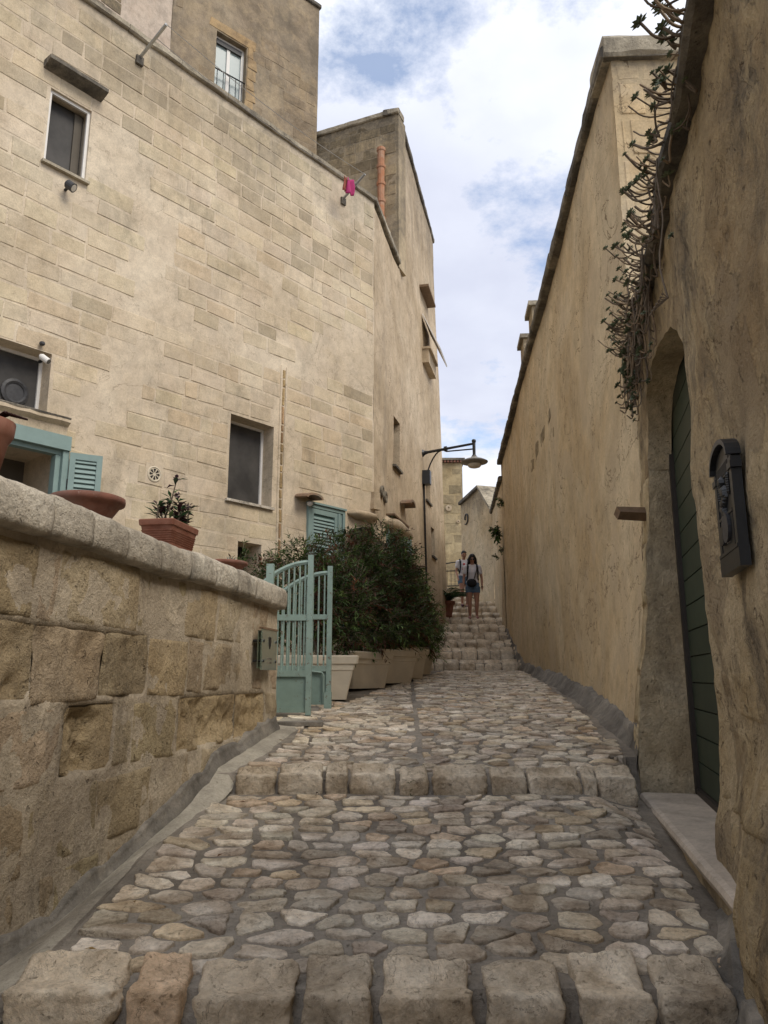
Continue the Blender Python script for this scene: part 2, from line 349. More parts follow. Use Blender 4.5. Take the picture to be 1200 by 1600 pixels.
# ------------------------------------------------ places of the walls
FW=Wall(-.17,12.0,.65,.76,1)                      # long house front, s<0 to the left
SLEN=7.16; S2=(14.07-12)/.978
SW=Wall(-.17,12.0,.2079,.978,1,warp=lambda a,z:.30*max(0,a)/SLEN*max(0,1-z/11.6))
UW=Wall(-1.48,14.8,1.75,-.73,1)                   # raised block, front
TW=Wall(-1.46,14.6,.766,.643,1)                   # tall block behind, s<0 to the left
LW=Wall(-.806,5.9,.152,.988,1)                    # low garden wall
RW=Wall(1.433+.075*5.3,5.3,.0748,.997,-1,warp=lambda a,z:.17*math.exp(-max(a,0)/1.3)*smooth((1.4-z)/2.2))
EW=Wall(1.433+.075*5.3,5.3,1,-.03,1)
NW=Wall(.569,0,.2321,.9727,-1)
def smooth(x): x=max(0,min(1,x)); return x*x*(3-2*x)
S_J=3.17/.9727; S_F=4.93/.9727
def nwarp(a,z):
    near=(.03*smooth((3.9-a)/.6)+.11*smooth((3.15-a)/.9))*smooth((-.1-z)/.6)+.03*nz(a,z,3,1.3,2)*smooth((3.3-a)/.4)
    far=.17*smooth((1.4-z)/2.2)*smooth((a-4.0)/.6)
    return near+far
NW.warp=nwarp
# street profile
GP=[(-4,-1.5),(0,-1.2),(2.35,-.955),(2.40,-.86),(4.53,-.642),(4.60,-.54),(6.56,-.318),(9.5,-.105),(12.7,.055),(13.98,.105)]
steps=[(14.0,.237),(14.9,.468),(15.8,.664),(16.6,.858),(17.5,1.08),(18.4,1.313),(19.3,1.51),(20.2,1.74),(21.1,1.958),(22.0,2.17)]
base=[.105,.304,.53,.716,.922,1.168,1.393,1.595,1.836,2.06]
for k,(y,zt) in enumerate(steps):
    if k>0: GP.append((y-.01,base[k]))
    GP.append((y+.01,zt))
GP+= [(26,2.35),(34,2.6),(60,3)]
def zc(y):
    if y<=GP[0][0]: return GP[0][1]
    for (a,za),(b,zb) in zip(GP,GP[1:]):
        if y<=b: return za+(zb-za)*(y-a)/(b-a)
    return GP[-1][1]
def gdip(x,y):
    if x>-.4 or y>4.8 or x<-2.2: return 0
    t=(lwx(y)+gw(y)-x)/gw(y)
    return .15*max(0,min(1.0,t))*smooth((4.5-y)/1.6)
def gz(x,y):
    return gz0(x,y)-gdip(x,y)*1.12-(.055*smooth((x-1.12)/.25) if 1.12<x and y<4.55 else 0)
def gz0(x,y):
    if x>1.43 and 4.48<y<4.98: return -.725+.004*nz(x,y,0,7,2)
    return zc(y)+.014*nz(x,y,0,.9,2)+.003*nz(x,y,0,7,2)
def lwx(y): return -1.715+.154*y
def gw(y): return .30-.16*smooth((y-2.3)/1.4)+.03*smooth((y-3.9)/.6)+.05*nz(y,0,0,2.2,3)
def zsm(y):
    return max(zc(y), sum(zc(y+d) for d in (-.3,-.2,-.1,0,.1,.2,.3))/7)
def cuts(a,b,step,extra=()):
    L=sorted({round(x,4) for x in [a,b]+[e for e in extra if a<e<b]})
    o=[]
    for p,q in zip(L,L[1:]):
        n=max(1,int(round((q-p)/step))); o+=[p+(q-p)*i/n for i in range(n)]
    return o+[L[-1]]
def wall_grid(mb,W,s0,s1,z0,z1,step,holes=(),off=lambda a,z:0,zstep=None):
    S=cuts(s0,s1,step,[h[0] for h in holes]+[h[1] for h in holes]); Z=cuts(z0,z1,zstep or step,[h[2] for h in holes]+[h[3] for h in holes])
    idx={}
    def vi(i,j):
        if (i,j) not in idx: idx[i,j]=mb.vert(W.P(S[i],Z[j],off(S[i],Z[j])))
        return idx[i,j]
    def inh(a,z): return any(h[0]<a<h[1] and h[2]<z<h[3] for h in holes)
    for i in range(len(S)-1):
        for j in range(len(Z)-1):
            if inh((S[i]+S[i+1])/2,(Z[j]+Z[j+1])/2): continue
            mb.face(vi(i,j),vi(i+1,j),vi(i+1,j+1),vi(i,j+1))
    for h in holes:
        d=h[4]
        def rv(pts):
            fr=[mb.vert(W.P(a,z,off(a,z))) for a,z in pts]; bk=[mb.vert(W.P(a,z,-d)) for a,z in pts]
            for k in range(len(pts)-1): mb.face(fr[k],fr[k+1],bk[k+1],bk[k])
        SS=[a for a in S if h[0]-1e-4<=a<=h[1]+1e-4]; ZZ=[z for z in Z if h[2]-1e-4<=z<=h[3]+1e-4]
        rv([(a,h[2]) for a in SS]); rv([(a,h[3]) for a in SS]); rv([(h[0],z) for z in ZZ]); rv([(h[1],z) for z in ZZ])
def courses(s0,s1,z0,z1,h,w0,w1,holes=(),seed=1,keep=lambda a,z:True,gap=.012):
    rr=random.Random(seed); out=[]; z=z0
    while z<z1-.05:
        hh=min(h*rr.uniform(.92,1.08),z1-z)
        iv=[(s0,s1)]
        for H in holes:
            if H[2]<z+hh-.02 and H[3]>z+.02:
                n=[]
                for a,b in iv:
                    if H[1]+.02<=a or H[0]-.02>=b: n.append((a,b)); continue
                    if H[0]-.02-a>.08: n.append((a,H[0]-.02))
                    if b-H[1]-.02>.08: n.append((H[1]+.02,b))
                iv=n
        for a,b in iv:
            x=a-(rr.uniform(0,w1) if a==s0 else 0)
            while x<b:
                w=rr.uniform(w0,w1)
                if rr.random()<.15: w*=.5
                e=x+w
                if b-e<w0*.45: e=b
                e=min(e,b); xa=max(x,a)
                if e-xa>.07 and keep((xa+e)/2,z+hh/2): out.append((xa+gap/2,e-gap/2,z+gap/2,z+hh-gap/2))
                x=e
        z+=hh
    return out
def block(mb,W,r,proud,rr,off=lambda a,z:0,jit=.006,cham=.010,back=-.012,nu=3,nv=3,rough=0,pit=0,seed=0):
    a0,a1,z0,z1=r
    def fr(n,c,L):
        c=min(c,L*.3); return [0,c/L]+[c/L+(1-2*c/L)*k/(n-2) for k in range(1,n-2)]+[1-c/L,1]
    U=fr(nu,cham,a1-a0); V=fr(nv,cham,z1-z0)
    J=[(rr.uniform(-jit,jit),rr.uniform(-jit,jit)) for _ in range(4)]
    tilt=rr.uniform(-1,1)*proud*.3
    I=[]
    for i,u in enumerate(U):
        row=[]
        for j,v in enumerate(V):
            jx=sum(J[k][0]*w for k,w in enumerate(((1-u)*(1-v),u*(1-v),u*v,(1-u)*v)))
            jz=sum(J[k][1]*w for k,w in enumerate(((1-u)*(1-v),u*(1-v),u*v,(1-u)*v)))
            a=a0+(a1-a0)*u+jx; z=z0+(z1-z0)*v+jz
            edge=i in(0,len(U)-1) or j in (0,len(V)-1)
            if rough>0 and edge:
                e2=.012*nz(a+seed,z,seed,9,2)
                if i in(0,len(U)-1): a+=e2
                if j in(0,len(V)-1): z+=e2
            if edge: o=back
            else:
                o=proud+tilt*(u-.5)*2
                if rough>0: o+=rough*nz(a,z,seed,5,4)
                if pit>0:
                    q=noise.noise(Vector((a*5+seed,z*5,seed)))+.5*noise.noise(Vector((a*14+seed,z*14,seed)))
                    em=min(1,min(u,1-u,v,1-v)*9)
                    o-=pit*smooth((q+.25)*1.6)*em*(.6+.8*abs(noise.noise(Vector((a*30,z*30,seed)))))
            row.append(mb.vert(W.P(a,z,off(a,z)+o)))
        I.append(row)
    for i in range(len(U)-1):
        for j in range(len(V)-1): mb.face(I[i][j],I[i+1][j],I[i+1][j+1],I[i][j+1])
def pxsize(W,r):
    u,v,d=proj(W.P((r[0]+r[1])/2,(r[2]+r[3])/2,0)); 
    if not(-60<u<1260 and -60<v<1660): return 0
    n=Vector((W.nx,W.ny,0)); p=W.P((r[0]+r[1])/2,(r[2]+r[3])/2,0)
    return (r[1]-r[0])*(r[3]-r[2])*abs(n.dot(p.normalized()))/d**2
def lay(rects,W,mat,parent,name='stone_block',limit=290,proud=(.003,.010),off=lambda a,z:0,tint=None,seed=3,**kw):
    rr=random.Random(seed); rects=sorted(rects,key=lambda r:-pxsize(W,r)); rest=MB(); n=0
    for r in rects:
        t=tint(rr,r) if tint else (1,1,1)
        if n<limit and pxsize(W,r)>0:
            mb=MB(); mb.cur=t; block(mb,W,r,rr.uniform(*proud),rr,off,**kw); mb.build(name,mat,parent); n+=1
        else:
            rest.cur=t; block(rest,W,r,rr.uniform(*proud),rr,off,**kw)
    if rest.v: tag(rest.build(name+'work',mat,parent),kind='stuff')
def wave(amp,sc,oc=2,seed=0): return lambda a,z: amp*nz(a+seed,z,seed,sc,oc)

# ================================================= SETTING: ground
g=MB(); g.quad((-400,-400,-3),(400,-400,-3),(400,900,-3),(-400,900,-3)); tag(g.build('ground',M['mortar']),kind='structure')
street=MB()
ys=[]
for (a,_),(b,_) in zip(GP,GP[1:]): 
    n=max(1,int((b-a)/(.06 if b<8 else .2))); ys+=[a+(b-a)*i/n for i in range(n)]
ys+= [60]
xs=[-9,-5,-3,-2]+[-1.5+.06*i for i in range(0,84)]+[3.7,4.5,6]
I=[[street.vert((x,y,gz(x,y))) for x in xs] for y in ys]
for i in range(len(ys)-1):
    for j in range(len(xs)-1): street.face(I[i][j],I[i][j+1],I[i+1][j+1],I[i+1][j])
streeto=tag(street.build('cobbled_street',M['mortar'],smooth=False),kind='structure')
gut=MB()
Y_=[.2+.12*i for i in range(int(5.9/.12)+3)]
def gw_(y): return .30-.16*smooth((y-2.3)/1.4)+.03*smooth((y-3.9)/.6)+.05*nz(y,0,0,2.2,3)
I=[]
for y in Y_:
    x0=lwx(y)-.05; x1=lwx(y)+gw(y)
    row=[]
    for k in range(6):
        x=x0+(x1-x0)*k/5
        zz=zsm(y)-gdip(x,y)+.012*(1 if k<5 else -1.4)+.02*(1-k/5)**2+.004*nz(x,y,0,5,2)
        row.append(gut.vert((x,y,zz)))
    I.append(row)
for i in range(len(I)-1):
    for j in range(5): gut.face(I[i][j],I[i][j+1],I[i+1][j+1],I[i+1][j])
guto=gut.build('gutter',M['concrete'],smooth=True); tag(guto,kind='structure')
def skirt(W,s0,s1,h,w,mat,name,zf,top_n=.05,par=None,step=.06):
    mb=MB(); n=int((s1-s0)/step); I=[]
    for i in range(n+1):
        a=s0+(s1-s0)*i/n; p=W.P(a,0,0); zg=zf(p.y)
        hh=max(.03,h+top_n*nz(a,2,1,2.0,3)+top_n*.5*nz(a,5,1,9,2))
        ww=w*(1+.3*nz(a,1,7,3,2))*(.35+.65*smooth((a-s0)/.8))*(1-.5*smooth((a-4)/5))
        def P(o,z): return W.P(a,z,o+.006*nz(a,z,o,12,2))
        I.append([mb.vert(P(ww*1.15,zg-.06)),mb.vert(P(ww,zg+.02)),mb.vert(P(ww*.62,zg+hh*.45)),mb.vert(P(ww*.40,zg+hh*.8)),mb.vert(P(ww*.2+.008,zg+hh)),mb.vert(P(-.03,zg+hh+.012))])
    for i in range(n):
        for j in range(5): mb.face(I[i][j],I[i+1][j],I[i+1][j+1],I[i][j+1])
    o=mb.build(name,mat,par,smooth=True)
    if par is None: tag(o,kind='structure')
    return o
skirt(RW,-.02,12.0,.13,.13,M['darkcon'],'kerb_fillet',lambda y:zsm(y)-.01,.05)

# ================================================= cobbles
cobs=[]
def xr_of(y):
    if y<4.6: return 1.02+(y-2.35)*.17+(-.02 if y<2.3 else 0)
    if y<5.6: return 1.42+(y-4.6)*.2
    return RW.P((y-5.3)/.997,zc(y),0).x-.20+.12*smooth((y-9)/4)
def xl_of(y):
    if y<5.9: return lwx(y)+gw(y)+.02
    if y<6.4: return -1.02
    if y<14: return -.62+(y-6.4)*.235 if y>7.6 else -.72
    return .74+(y-14)*.155
def addrow(y,h,rr,wsc=1.0):
    x=xl_of(y)+rr.uniform(0,.06); xr=xr_of(y); seam=.10+.025*y if y>4.6 else None
    while x<xr-.04:
        left=(x<.15)
        w=rr.choice([rr.uniform(.09,.15),rr.uniform(.13,.21),rr.uniform(.16,.27) if left else rr.uniform(.13,.21)])*wsc
        if seam and x<seam<x+w: w=max(.06,seam-x-.006)
        w=min(w,xr-x)
        if w>.05:
            cobs.append((x+w/2,y+rr.uniform(-.026,.026),w/2*rr.uniform(.88,1.02),h/2*rr.uniform(.72,1.0),rr.uniform(-.26,.26),rr.uniform(3.5,9)))
        x+=w+rr.uniform(.0,.016)
        if seam and abs(x-seam)<.012: x=seam+.02
rc=random.Random(11)
def rows(y0,y1,hl,hh,ws=1):
    y=y0
    while y<y1-.03:
        h=rc.uniform(hl,hh)
        if y+h>y1: h=y1-y
        if h>.045: addrow(y+h/2,h,rc,ws)
        y+=h
def clip(poly,nx,ny,d):     # keep points with n.p<=d
    o=[]
    for i in range(len(poly)):
        p,q=poly[i],poly[(i+1)%len(poly)]; a=nx*p[0]+ny*p[1]-d; b=nx*q[0]+ny*q[1]-d
        if a<=0: o.append(p)
        if (a<0)!=(b<0) and a!=b: t=a/(a-b); o.append((p[0]+(q[0]-p[0])*t,p[1]+(q[1]-p[1])*t))
    return o
def cells(y0,y1,h,w,seamed):
    """irregular fitted stones: cells of a jittered grid, clipped to the street"""
    pts=[]; y=y0+h*.4; r=0
    while y<y1-h*.2:
        xa,xb=xl_of(y),xr_of(y); sc=1.0; x=xa+rc.uniform(.1,.6)*w
        while x<xb-.03:
            ww=w*rc.choice([.62,.8,1.0,1.0,1.25,1.5 if x<.2 else 1.15])
            if rc.random()>.05: pts.append((x+ww*.5*rc.uniform(.6,1.3)-.03,y+h*rc.uniform(-.30,.30)))
            x+=ww
        y+=h; r+=1
    A=1.35   # stones are wider than deep
    for i,p in enumerate(pts):
        poly=[(p[0]-.24,p[1]-.15),(p[0]+.24,p[1]-.15),(p[0]+.24,p[1]+.15),(p[0]-.24,p[1]+.15)]
        for q in pts[max(0,i-75):i+76]:
            if q is p: continue
            dx_,dy_=q[0]-p[0],q[1]-p[1]
            if abs(dx_)>.5 or abs(dy_)>.32: continue
            # anisotropic bisector
            nx,ny=dx_,dy_*A*A; mx_,my=(p[0]+q[0])/2,(p[1]+q[1])/2
            poly=clip(poly,nx,ny,nx*mx_+ny*my)
            if len(poly)<3: break
        if len(poly)<3: continue
        poly=clip(poly,0,1,y1); poly=clip(poly,0,-1,-y0) if len(poly)>2 else poly
        if len(poly)<3: continue
        xa,xb=xl_of(p[1]),xr_of(p[1]); poly=clip(poly,1,0,xb+rc.uniform(-.02,.03)); 
        if len(poly)<3: continue
        poly=clip(poly,-1,0,-(xa+rc.uniform(-.03,.03)))
        if len(poly)<3: continue
        if seamed:
            sx=.10+.025*p[1]
            poly=clip(poly,1,0,sx-.006) if p[0]<sx else clip(poly,-1,0,-(sx+.008))
            if len(poly)<3: continue
        ar=0;cx=0;cy=0
        for k in range(len(poly)):
            u_,v_=poly[k],poly[(k+1)%len(poly)]; c_=u_[0]*v_[1]-v_[0]*u_[1]; ar+=c_; cx+=(u_[0]+v_[0])*c_; cy+=(u_[1]+v_[1])*c_
        if abs(ar)<.003: continue
        cobs.append((cx/(3*ar),cy/(3*ar),math.sqrt(abs(ar)/2)*.6,math.sqrt(abs(ar)/2)*.42,poly,0))
cells(.9,2.27,.125,.19,False)
cells(2.47,4.46,.112,.168,False)
cells(4.64,8.0,.102,.160,True); cells(8.0,13.92,.102,.165,True)
yy=[s[0] for s in steps]+[22.9]
for k in range(len(steps)): rows(yy[k]+.2,yy[k+1]-.05,.13,.17,1.2)
rows(22.9,25,.15,.2,1.3)
def outline(c,rr,n):
    x,y,a,b,rot,e=c
    if isinstance(rot,list):
        P=rot; gap=rr.uniform(.007,.019)
        # one corner cutting pass, then even resampling
        Q=[]
        for i in range(len(P)):
            p,q=P[i],P[(i+1)%len(P)]; Q+=[(p[0]*.87+q[0]*.13,p[1]*.87+q[1]*.13),(p[0]*.13+q[0]*.87,p[1]*.13+q[1]*.87)]
        L=[math.hypot(Q[(i+1)%len(Q)][0]-Q[i][0],Q[(i+1)%len(Q)][1]-Q[i][1]) for i in range(len(Q))]; T=sum(L); out=[]; i=0; acc=0; ph=rr.uniform(0,99)
        for j in range(n):
            t=T*j/n
            while acc+L[i]<t: acc+=L[i]; i+=1
            f=(t-acc)/max(L[i],1e-6); X=Q[i][0]+(Q[(i+1)%len(Q)][0]-Q[i][0])*f-x; Y=Q[i][1]+(Q[(i+1)%len(Q)][1]-Q[i][1])*f-y
            d=math.hypot(X,Y)+1e-6; k_=max(.4,1-gap/d)*(1+.16*noise.noise(Vector((X*34,Y*34,ph)))-.05)
            out.append((X*k_,Y*k_))
        return out
    ph=rr.uniform(0,100); cut=[(c_*1.256+rr.uniform(-.6,.6)+ph,rr.uniform(.74,1.02)) for c_ in range(5)]; out=[]; cr,sr=math.cos(rot),math.sin(rot)
    for j in range(n):
        t=2*math.pi*j/n; ct,st=math.cos(t),math.sin(t); q=(abs(ct)**e+abs(st)**e)**(-1/e)
        for ca,cd in cut:
            cc=math.cos(t-ca)
            if cc>.3: q=min(q,cd/cc*1.05)
        lx,ly=q*ct*a,q*st*b; out.append((lx*cr-ly*sr,lx*sr+ly*cr))
    return out
def cobble(mb,c,rr,det):
    x,y=c[0],c[1]; n=24 if det else 10; ph=rr.uniform(0,99)
    hgt=rr.uniform(.005,.014); O=outline(c,rr,n)
    rings=[(1.0,-.010),(.99,hgt*.55),(.955,hgt*.95),(.91,hgt),(.45,hgt*1.0)] if det else [(1.0,-.012),(.94,hgt*.85),(.5,hgt)]
    V=[]; tx,ty=rr.uniform(-.07,.07),rr.uniform(-.07,.07)
    for rf,h in rings:
        ring=[]
        for lx,ly in O:
            X=x+lx*rf; Y=y+ly*rf
            hh=h if h<0 else h+(tx*lx+ty*ly)*.8+((.005*noise.noise(Vector((X*20,Y*20,ph)))+.0025*noise.noise(Vector((X*55,Y*55,ph)))) if det and rf<.99 else 0)
            ring.append(mb.vert((X,Y,gz(X,Y)+hh)))
        V.append(ring)
    ce=mb.vert((x,y,gz(x,y)+hgt+.003*noise.noise(Vector((x*20,y*20,ph)))))
    for k in range(len(V)-1):
        for j in range(n): mb.face(V[k][j],V[k][(j+1)%n],V[k+1][(j+1)%n],V[k+1][j])
    for j in range(n): mb.face(V[-1][j],V[-1][(j+1)%n],ce)
def ctint(rr):
    k=rr.random(); b=rr.uniform(.72,1.2)
    if k<.07: return (b*.95,b*.84,b*.74)
    if k<.13: return (b*.74,b*.72,b*.69)
    if k<.22: return (b*1.02,b*.95,b*.82)
    return (b,b*rr.uniform(.97,1.0),b*rr.uniform(.93,1.0))
def cpx(c):
    u,v,d=proj(Vector((c[0],c[1],gz(c[0],c[1]))))
    return 4*c[2]*c[3]/d**3 if (-20<u<1220 and v<1640 and d>.3) else 0
cobs.sort(key=lambda c:-cpx(c)); rest=MB()
for k,c in enumerate(cobs):
    t=ctint(rc)
    if k<296 and cpx(c)>0:
        mb=MB(); mb.cur=t; cobble(mb,c,rc,True); mb.build('cobble',M['cobble'],streeto,smooth=True)
    else:
        rest.cur=t; cobble(rest,c,rc,k<1100)
tag(rest.build('cobbles',M['cobble'],streeto,smooth=True),kind='stuff')
# big kerb stones that form each step edge
def kerbstone(x0,x1,yf,zb,zt,dep,rr,tint,n=9):
    am=.65 if yf<6 else .35
    mb=MB(); mb.cur=tint; ph=rr.uniform(0,99); cx,cy,czz=(x0+x1)/2,yf+dep/2,(zb+zt)/2
    hx,hy,hz=(x1-x0)/2,dep/2,(zt-zb)/2+.01; e=rr.uniform(8,16); rv=rr.uniform(-.05,.05)
    sk=rr.uniform(-.12,.12)
    def pt(d):
        q=(abs(d.x)**e+abs(d.y)**e+abs(d.z)**e)**(-1/e); p=d*q
        q2=Vector((p.x*hx*9,p.y*hy*9,p.z*hz*14)); f=1+am*(.13*noise.noise(p*1.3+Vector((ph,0,0)))+.15*noise.noise(q2*1.0+Vector((0,ph,0)))*(1.0 if p.z<.8 else .5)-.14*abs(noise.noise(q2*2.2+Vector((0,ph,0))))+.07*noise.noise(q2*5))
        p=p*f; tp=max(0,-p.z)*.06
        X=p.x*hx*(1-tp)+rv*p.y*hy; Y=p.y*hy+sk*p.x*hy*.4; Z=p.z*hz
        zz=czz+Z+(gz(cx,cy)-zc(cy))
        if p.y>0: zz+= (zc(yf+hy+Y)-zc(yf+.03))*(1 if zt-zb>.05 else 1)*(p.y)*.5
        return (cx+X,cy+Y,zz)
    idx={}
    def gi(face,i,j):
        u=-1+2*i/n; v=-1+2*j/n
        d={0:(u,-1,v),1:(u,v,1),2:(-1,v,u),3:(1,v,u),4:(u,1,v)}[face]
        k=tuple(round(c,4) for c in d)
        if k not in idx: idx[k]=mb.vert(pt(Vector(d)))
        return idx[k]
    for f in range(5):
        for i in range(n):
            for j in range(n):
                q=(gi(f,i,j),gi(f,i+1,j),gi(f,i+1,j+1),gi(f,i,j+1))
                mb.face(*(q if f in(0,1,2) else q[::-1]))
    return mb
rk=random.Random(5)
k1=[(-1.04,-.735,0),(-.705,-.555,2),(-.52,-.245,0),(-.225,-.035,0),(-.005,.245,0),(.28,.495,0),(.54,.735,0),(.765,.965,0)]
k2=[(370,430),(436,505),(509,543),(547,618),(624,669),(675,760),(767,820),(824,905),(909,930),(934,990)]
def ktint(rr,kind=0):
    b=rr.uniform(.88,1.2)
    return (b*.98,b*.84,b*.72) if kind==2 else (b,b*.975,b*.93)
allsteps=[]
for a,b,k in k1: allsteps.append((a,b,2.31,-.985,-.852+rk.uniform(-.008,.008),rk.uniform(.13,.20),ktint(rk,k)))
for a,b in k2: allsteps.append(((a-600)*.00362,(b-600)*.00362,4.50,-.70,-.549+rk.uniform(-.012,.008),rk.uniform(.09,.15),ktint(rk)))
for k,(y,zt) in enumerate(steps):
    x=xl_of(y)-.05
    while x<xr_of(y)+.1:
        w=rk.uniform(.16,.32); allsteps.append((x,x+w-.004,y-.055,base[k]-.03,zt+rk.uniform(-.014,.006),.2,ktint(rk))); x+=w
for s in allsteps:
    kerbstone(s[0],s[1],s[2],s[3],s[4],s[5],rk,s[6],15 if s[2]<6 else 4).build('kerb_stone',M['kerb'],streeto,smooth=True)

# ================================================= LOW GARDEN WALL (left)
low=empty('garden_wall',LW.P(-1.5,-1,-.16),'low weathered stone block wall with grey coping along the left side of the street, pots on top','wall')
lo_=lambda a,z:.012*nz(a,z,1,1.6,2)+.006*nz(a,z,4,8,2); PITS=[]
def lo_b(a,z):
    for p in PITS:
        if p[0]+.02<a<p[1]-.02 and p[2]+.02<z<p[3]-.02: return lo_(a,z)-.10
    return lo_(a,z)
mb=MB()
wall_grid(mb,LW,-7.5,-3.6,-1.9,.52,.25,off=lambda a,z:-.012)
# end and back of the wall
E=LW
def lend(u,v): o=-.34*u; z=-1.0+1.52*v; return LW.P(0+.006*nz(o,z,2,6,2)*(1 if 0<u<1 else 0),z,o+(lo_(0,z) if u==0 else 0))
mb.grid(lend,8,30); mb.wbox(LW,-7.5,-.02,-1.9,.51,-.34,-.2)
MBL=mb
rows_=[(.20,.50,[62,92,215,290,338,377,395,417],1000),(-.10,.20,[-40,52,157,232,292,318,361,396],1000),(-.40,-.10,[-40,94,178,207,277,367,412],1100),(-.70,-.40,[-10,42,150,233,312,354],1200),(-1.0,-.70,[20,85,150,230],1350),(-1.32,-1.0,[],1400)]
rl=random.Random(21)
rough_set={(2,2),(2,5),(2,6),(1,2)}
for ri,(z0,z1,us,vm) in enumerate(rows_):
    zm=(z0+z1)/2
    js=[]
    for u in us:
        v=1057
        for _ in range(6):
            a,z=LW.pix(u,v); v+= (z-zm)*420
        js.append(LW.pix(u,v)[0])
    js=[j for j in js if -3.6<j<-.02]
    s=(js[0] if js else -2.2)-.45
    pre=[]
    while s>-3.6: pre.append(s); s-=rl.uniform(.35,.55)
    js=sorted(pre)+js
    js=[-3.68]+[j for j in js if j>-3.6]+[0.0]
    for k in range(len(js)-1):
        a,b=js[k],js[k+1]
        if b-a<.05: continue
        um,_,_=proj(LW.P((a+b)/2,zm))
        key=None
        pit=0
        if ri==2 and (96<um<178 or 275<um<412): pit=.065 if um<200 else .04
        if ri==1 and (60<um<155): pit=.022
        if ri==1 and um<52: pit=.03
        if ri==1 and 160<um<235: pit=.015
        m=MB(); t=rl.uniform(.85,1.09); m.cur=(t,t*rl.uniform(.95,1.01),t*rl.uniform(.86,1.0))
        if pit>.03: m.cur=(1.08,1.03,.92)
        if pit>0: PITS.append((a,b,z0,z1))
        g_=rl.uniform(.008,.022)
        block(m,LW,(a+g_/2,b-g_/2,z0+.010,z1-.010),rl.uniform(-.004,.004),rl,lo_,jit=.016,cham=.007,back=-.006,
              nu=max(5,int((b-a)/.018)),nv=16,rough=.011,pit=pit,seed=ri*7+k)
        m.build('stone_block',M['low'],low,smooth=True)
wall_grid(MBL,LW,-3.7,0,-1.7,.52,.03,off=lo_b); MBL.build('wall',M['low_joint'],low,smooth=True)
# coping
s=0.02
while s>-7:
    w=rl.uniform(.26,.40); a1=s; a0=s-w+.006; n=10; m=MB(); t=rl.uniform(.92,1.08); m.cur=(t,t,t*.98); ph=rl.uniform(0,50)
    prof=[(-.40,.505),(-.40,.62),(-.39,.660),(-.30,.670),(-.18,.673),(-.04,.672),(.025,.667),(.052,.652),(.064,.625),(.066,.57),(.064,.53),(.054,.507),(-.02,.50),(-.2,.50)]
    rings=[]
    for i in range(n+1):
        u=i/n; a=a0+(a1-a0)*u; ed=1-.025*(max(0,abs(u-.5)*2-.8)/.2)**2
        rings.append([LW.P(a+.004*nz(z*9,o*9,ph,1,1),.585+(z-.585)*(ed)+.006*nz(a,o*1.2,z+ph,7,3)+.012*nz(a,3,0,1.1,2),-.17+(o+.17)*ed+.008*nz(a,z*1.5,o+ph,8,3)) for o,z in prof])
    m.loft(rings); m.build('coping_stone',M['coping'],low,smooth=True); s-=w
sk=skirt(LW,-6.5,-.02,.085,.04,M['darkcon'],'mortar_skirt',lambda y:zsm(y)+.012-.15*smooth((4.5-y)/1.6),.05,par=low)

# ================================================= STONE HOUSE (left)
house=empty('stone_house',(-.17,12,-.1),'large cream tufa block house with shuttered windows and a high parapet, filling the left side','house')
def hole(W,ul,ur,vt,vb,uref,depth,s0=None):
    a0=W.pix(ul,(vt+vb)/2)[0]; a1=W.pix(ur,(vt+vb)/2)[0]
    return [a0,a1,W.pix(uref,vb)[1],W.pix(uref,vt)[1],depth]
H1=hole(FW,74,142,133,254,74,.22); H2=hole(FW,358,427,645,780,358,.26)
a1=FW.pix(77,600)[0]; H3=[a1-1.0,a1,FW.pix(77,647)[1],FW.pix(77,552)[1],.24]
a1=FW.pix(92,740)[0]; H4=[a1-1.15,a1,-.5,FW.pix(92,700)[1],.9]
H5=hole(FW,371,408,845,905,371,.35)
FH=[H1,H2,H3,H4,H5]
offF=lambda a,z:.015*nz(a,z,0,.5,2)+.004*nz(a,z,3,3,2)
mb=MB(); wall_grid(mb,FW,-12,0,-1,8.1,.16,FH,offF)
mb.build('wall',M['facade_joint'],house)
strip_s=FW.pix(441,700)[0]
def keepF(a,z):
    if abs(a-strip_s)<.12 and z<4.6: return False
    n=nz(a,z,11,.55,3)
    if z>4.4 and z<6.6: return n<.10+.05*math.sin(a*3)
    if a>-1.9 and z<3.4: return n<.05
    return n<.5
FR=courses(-12,-.02,-.3,8.02,.215,.34,.62,FH,4,keepF,.014)
def ftint(rr,r):
    k=rr.random(); z=(r[2]+r[3])/2; b=rr.uniform(.90,1.06)
    if z>6.2 and k<.28: b*=rr.uniform(.72,.9); return (b,b*.99,b*.96)
    if 3.4<z<6.6 and k<.07: b*=rr.uniform(.68,.85); return (b,b*.98,b*.92)
    if z>3 and k<.2: return (b*.97,b*.92,b*.86)
    return (b,b*rr.uniform(.975,1.0),b*rr.uniform(.92,1.0))
lay(FR,FW,M['facade'],house,proud=(.002,.008),off=offF,tint=ftint,seed=8,jit=.012,cham=.010,back=-.004,nu=7,nv=4,rough=.0035)
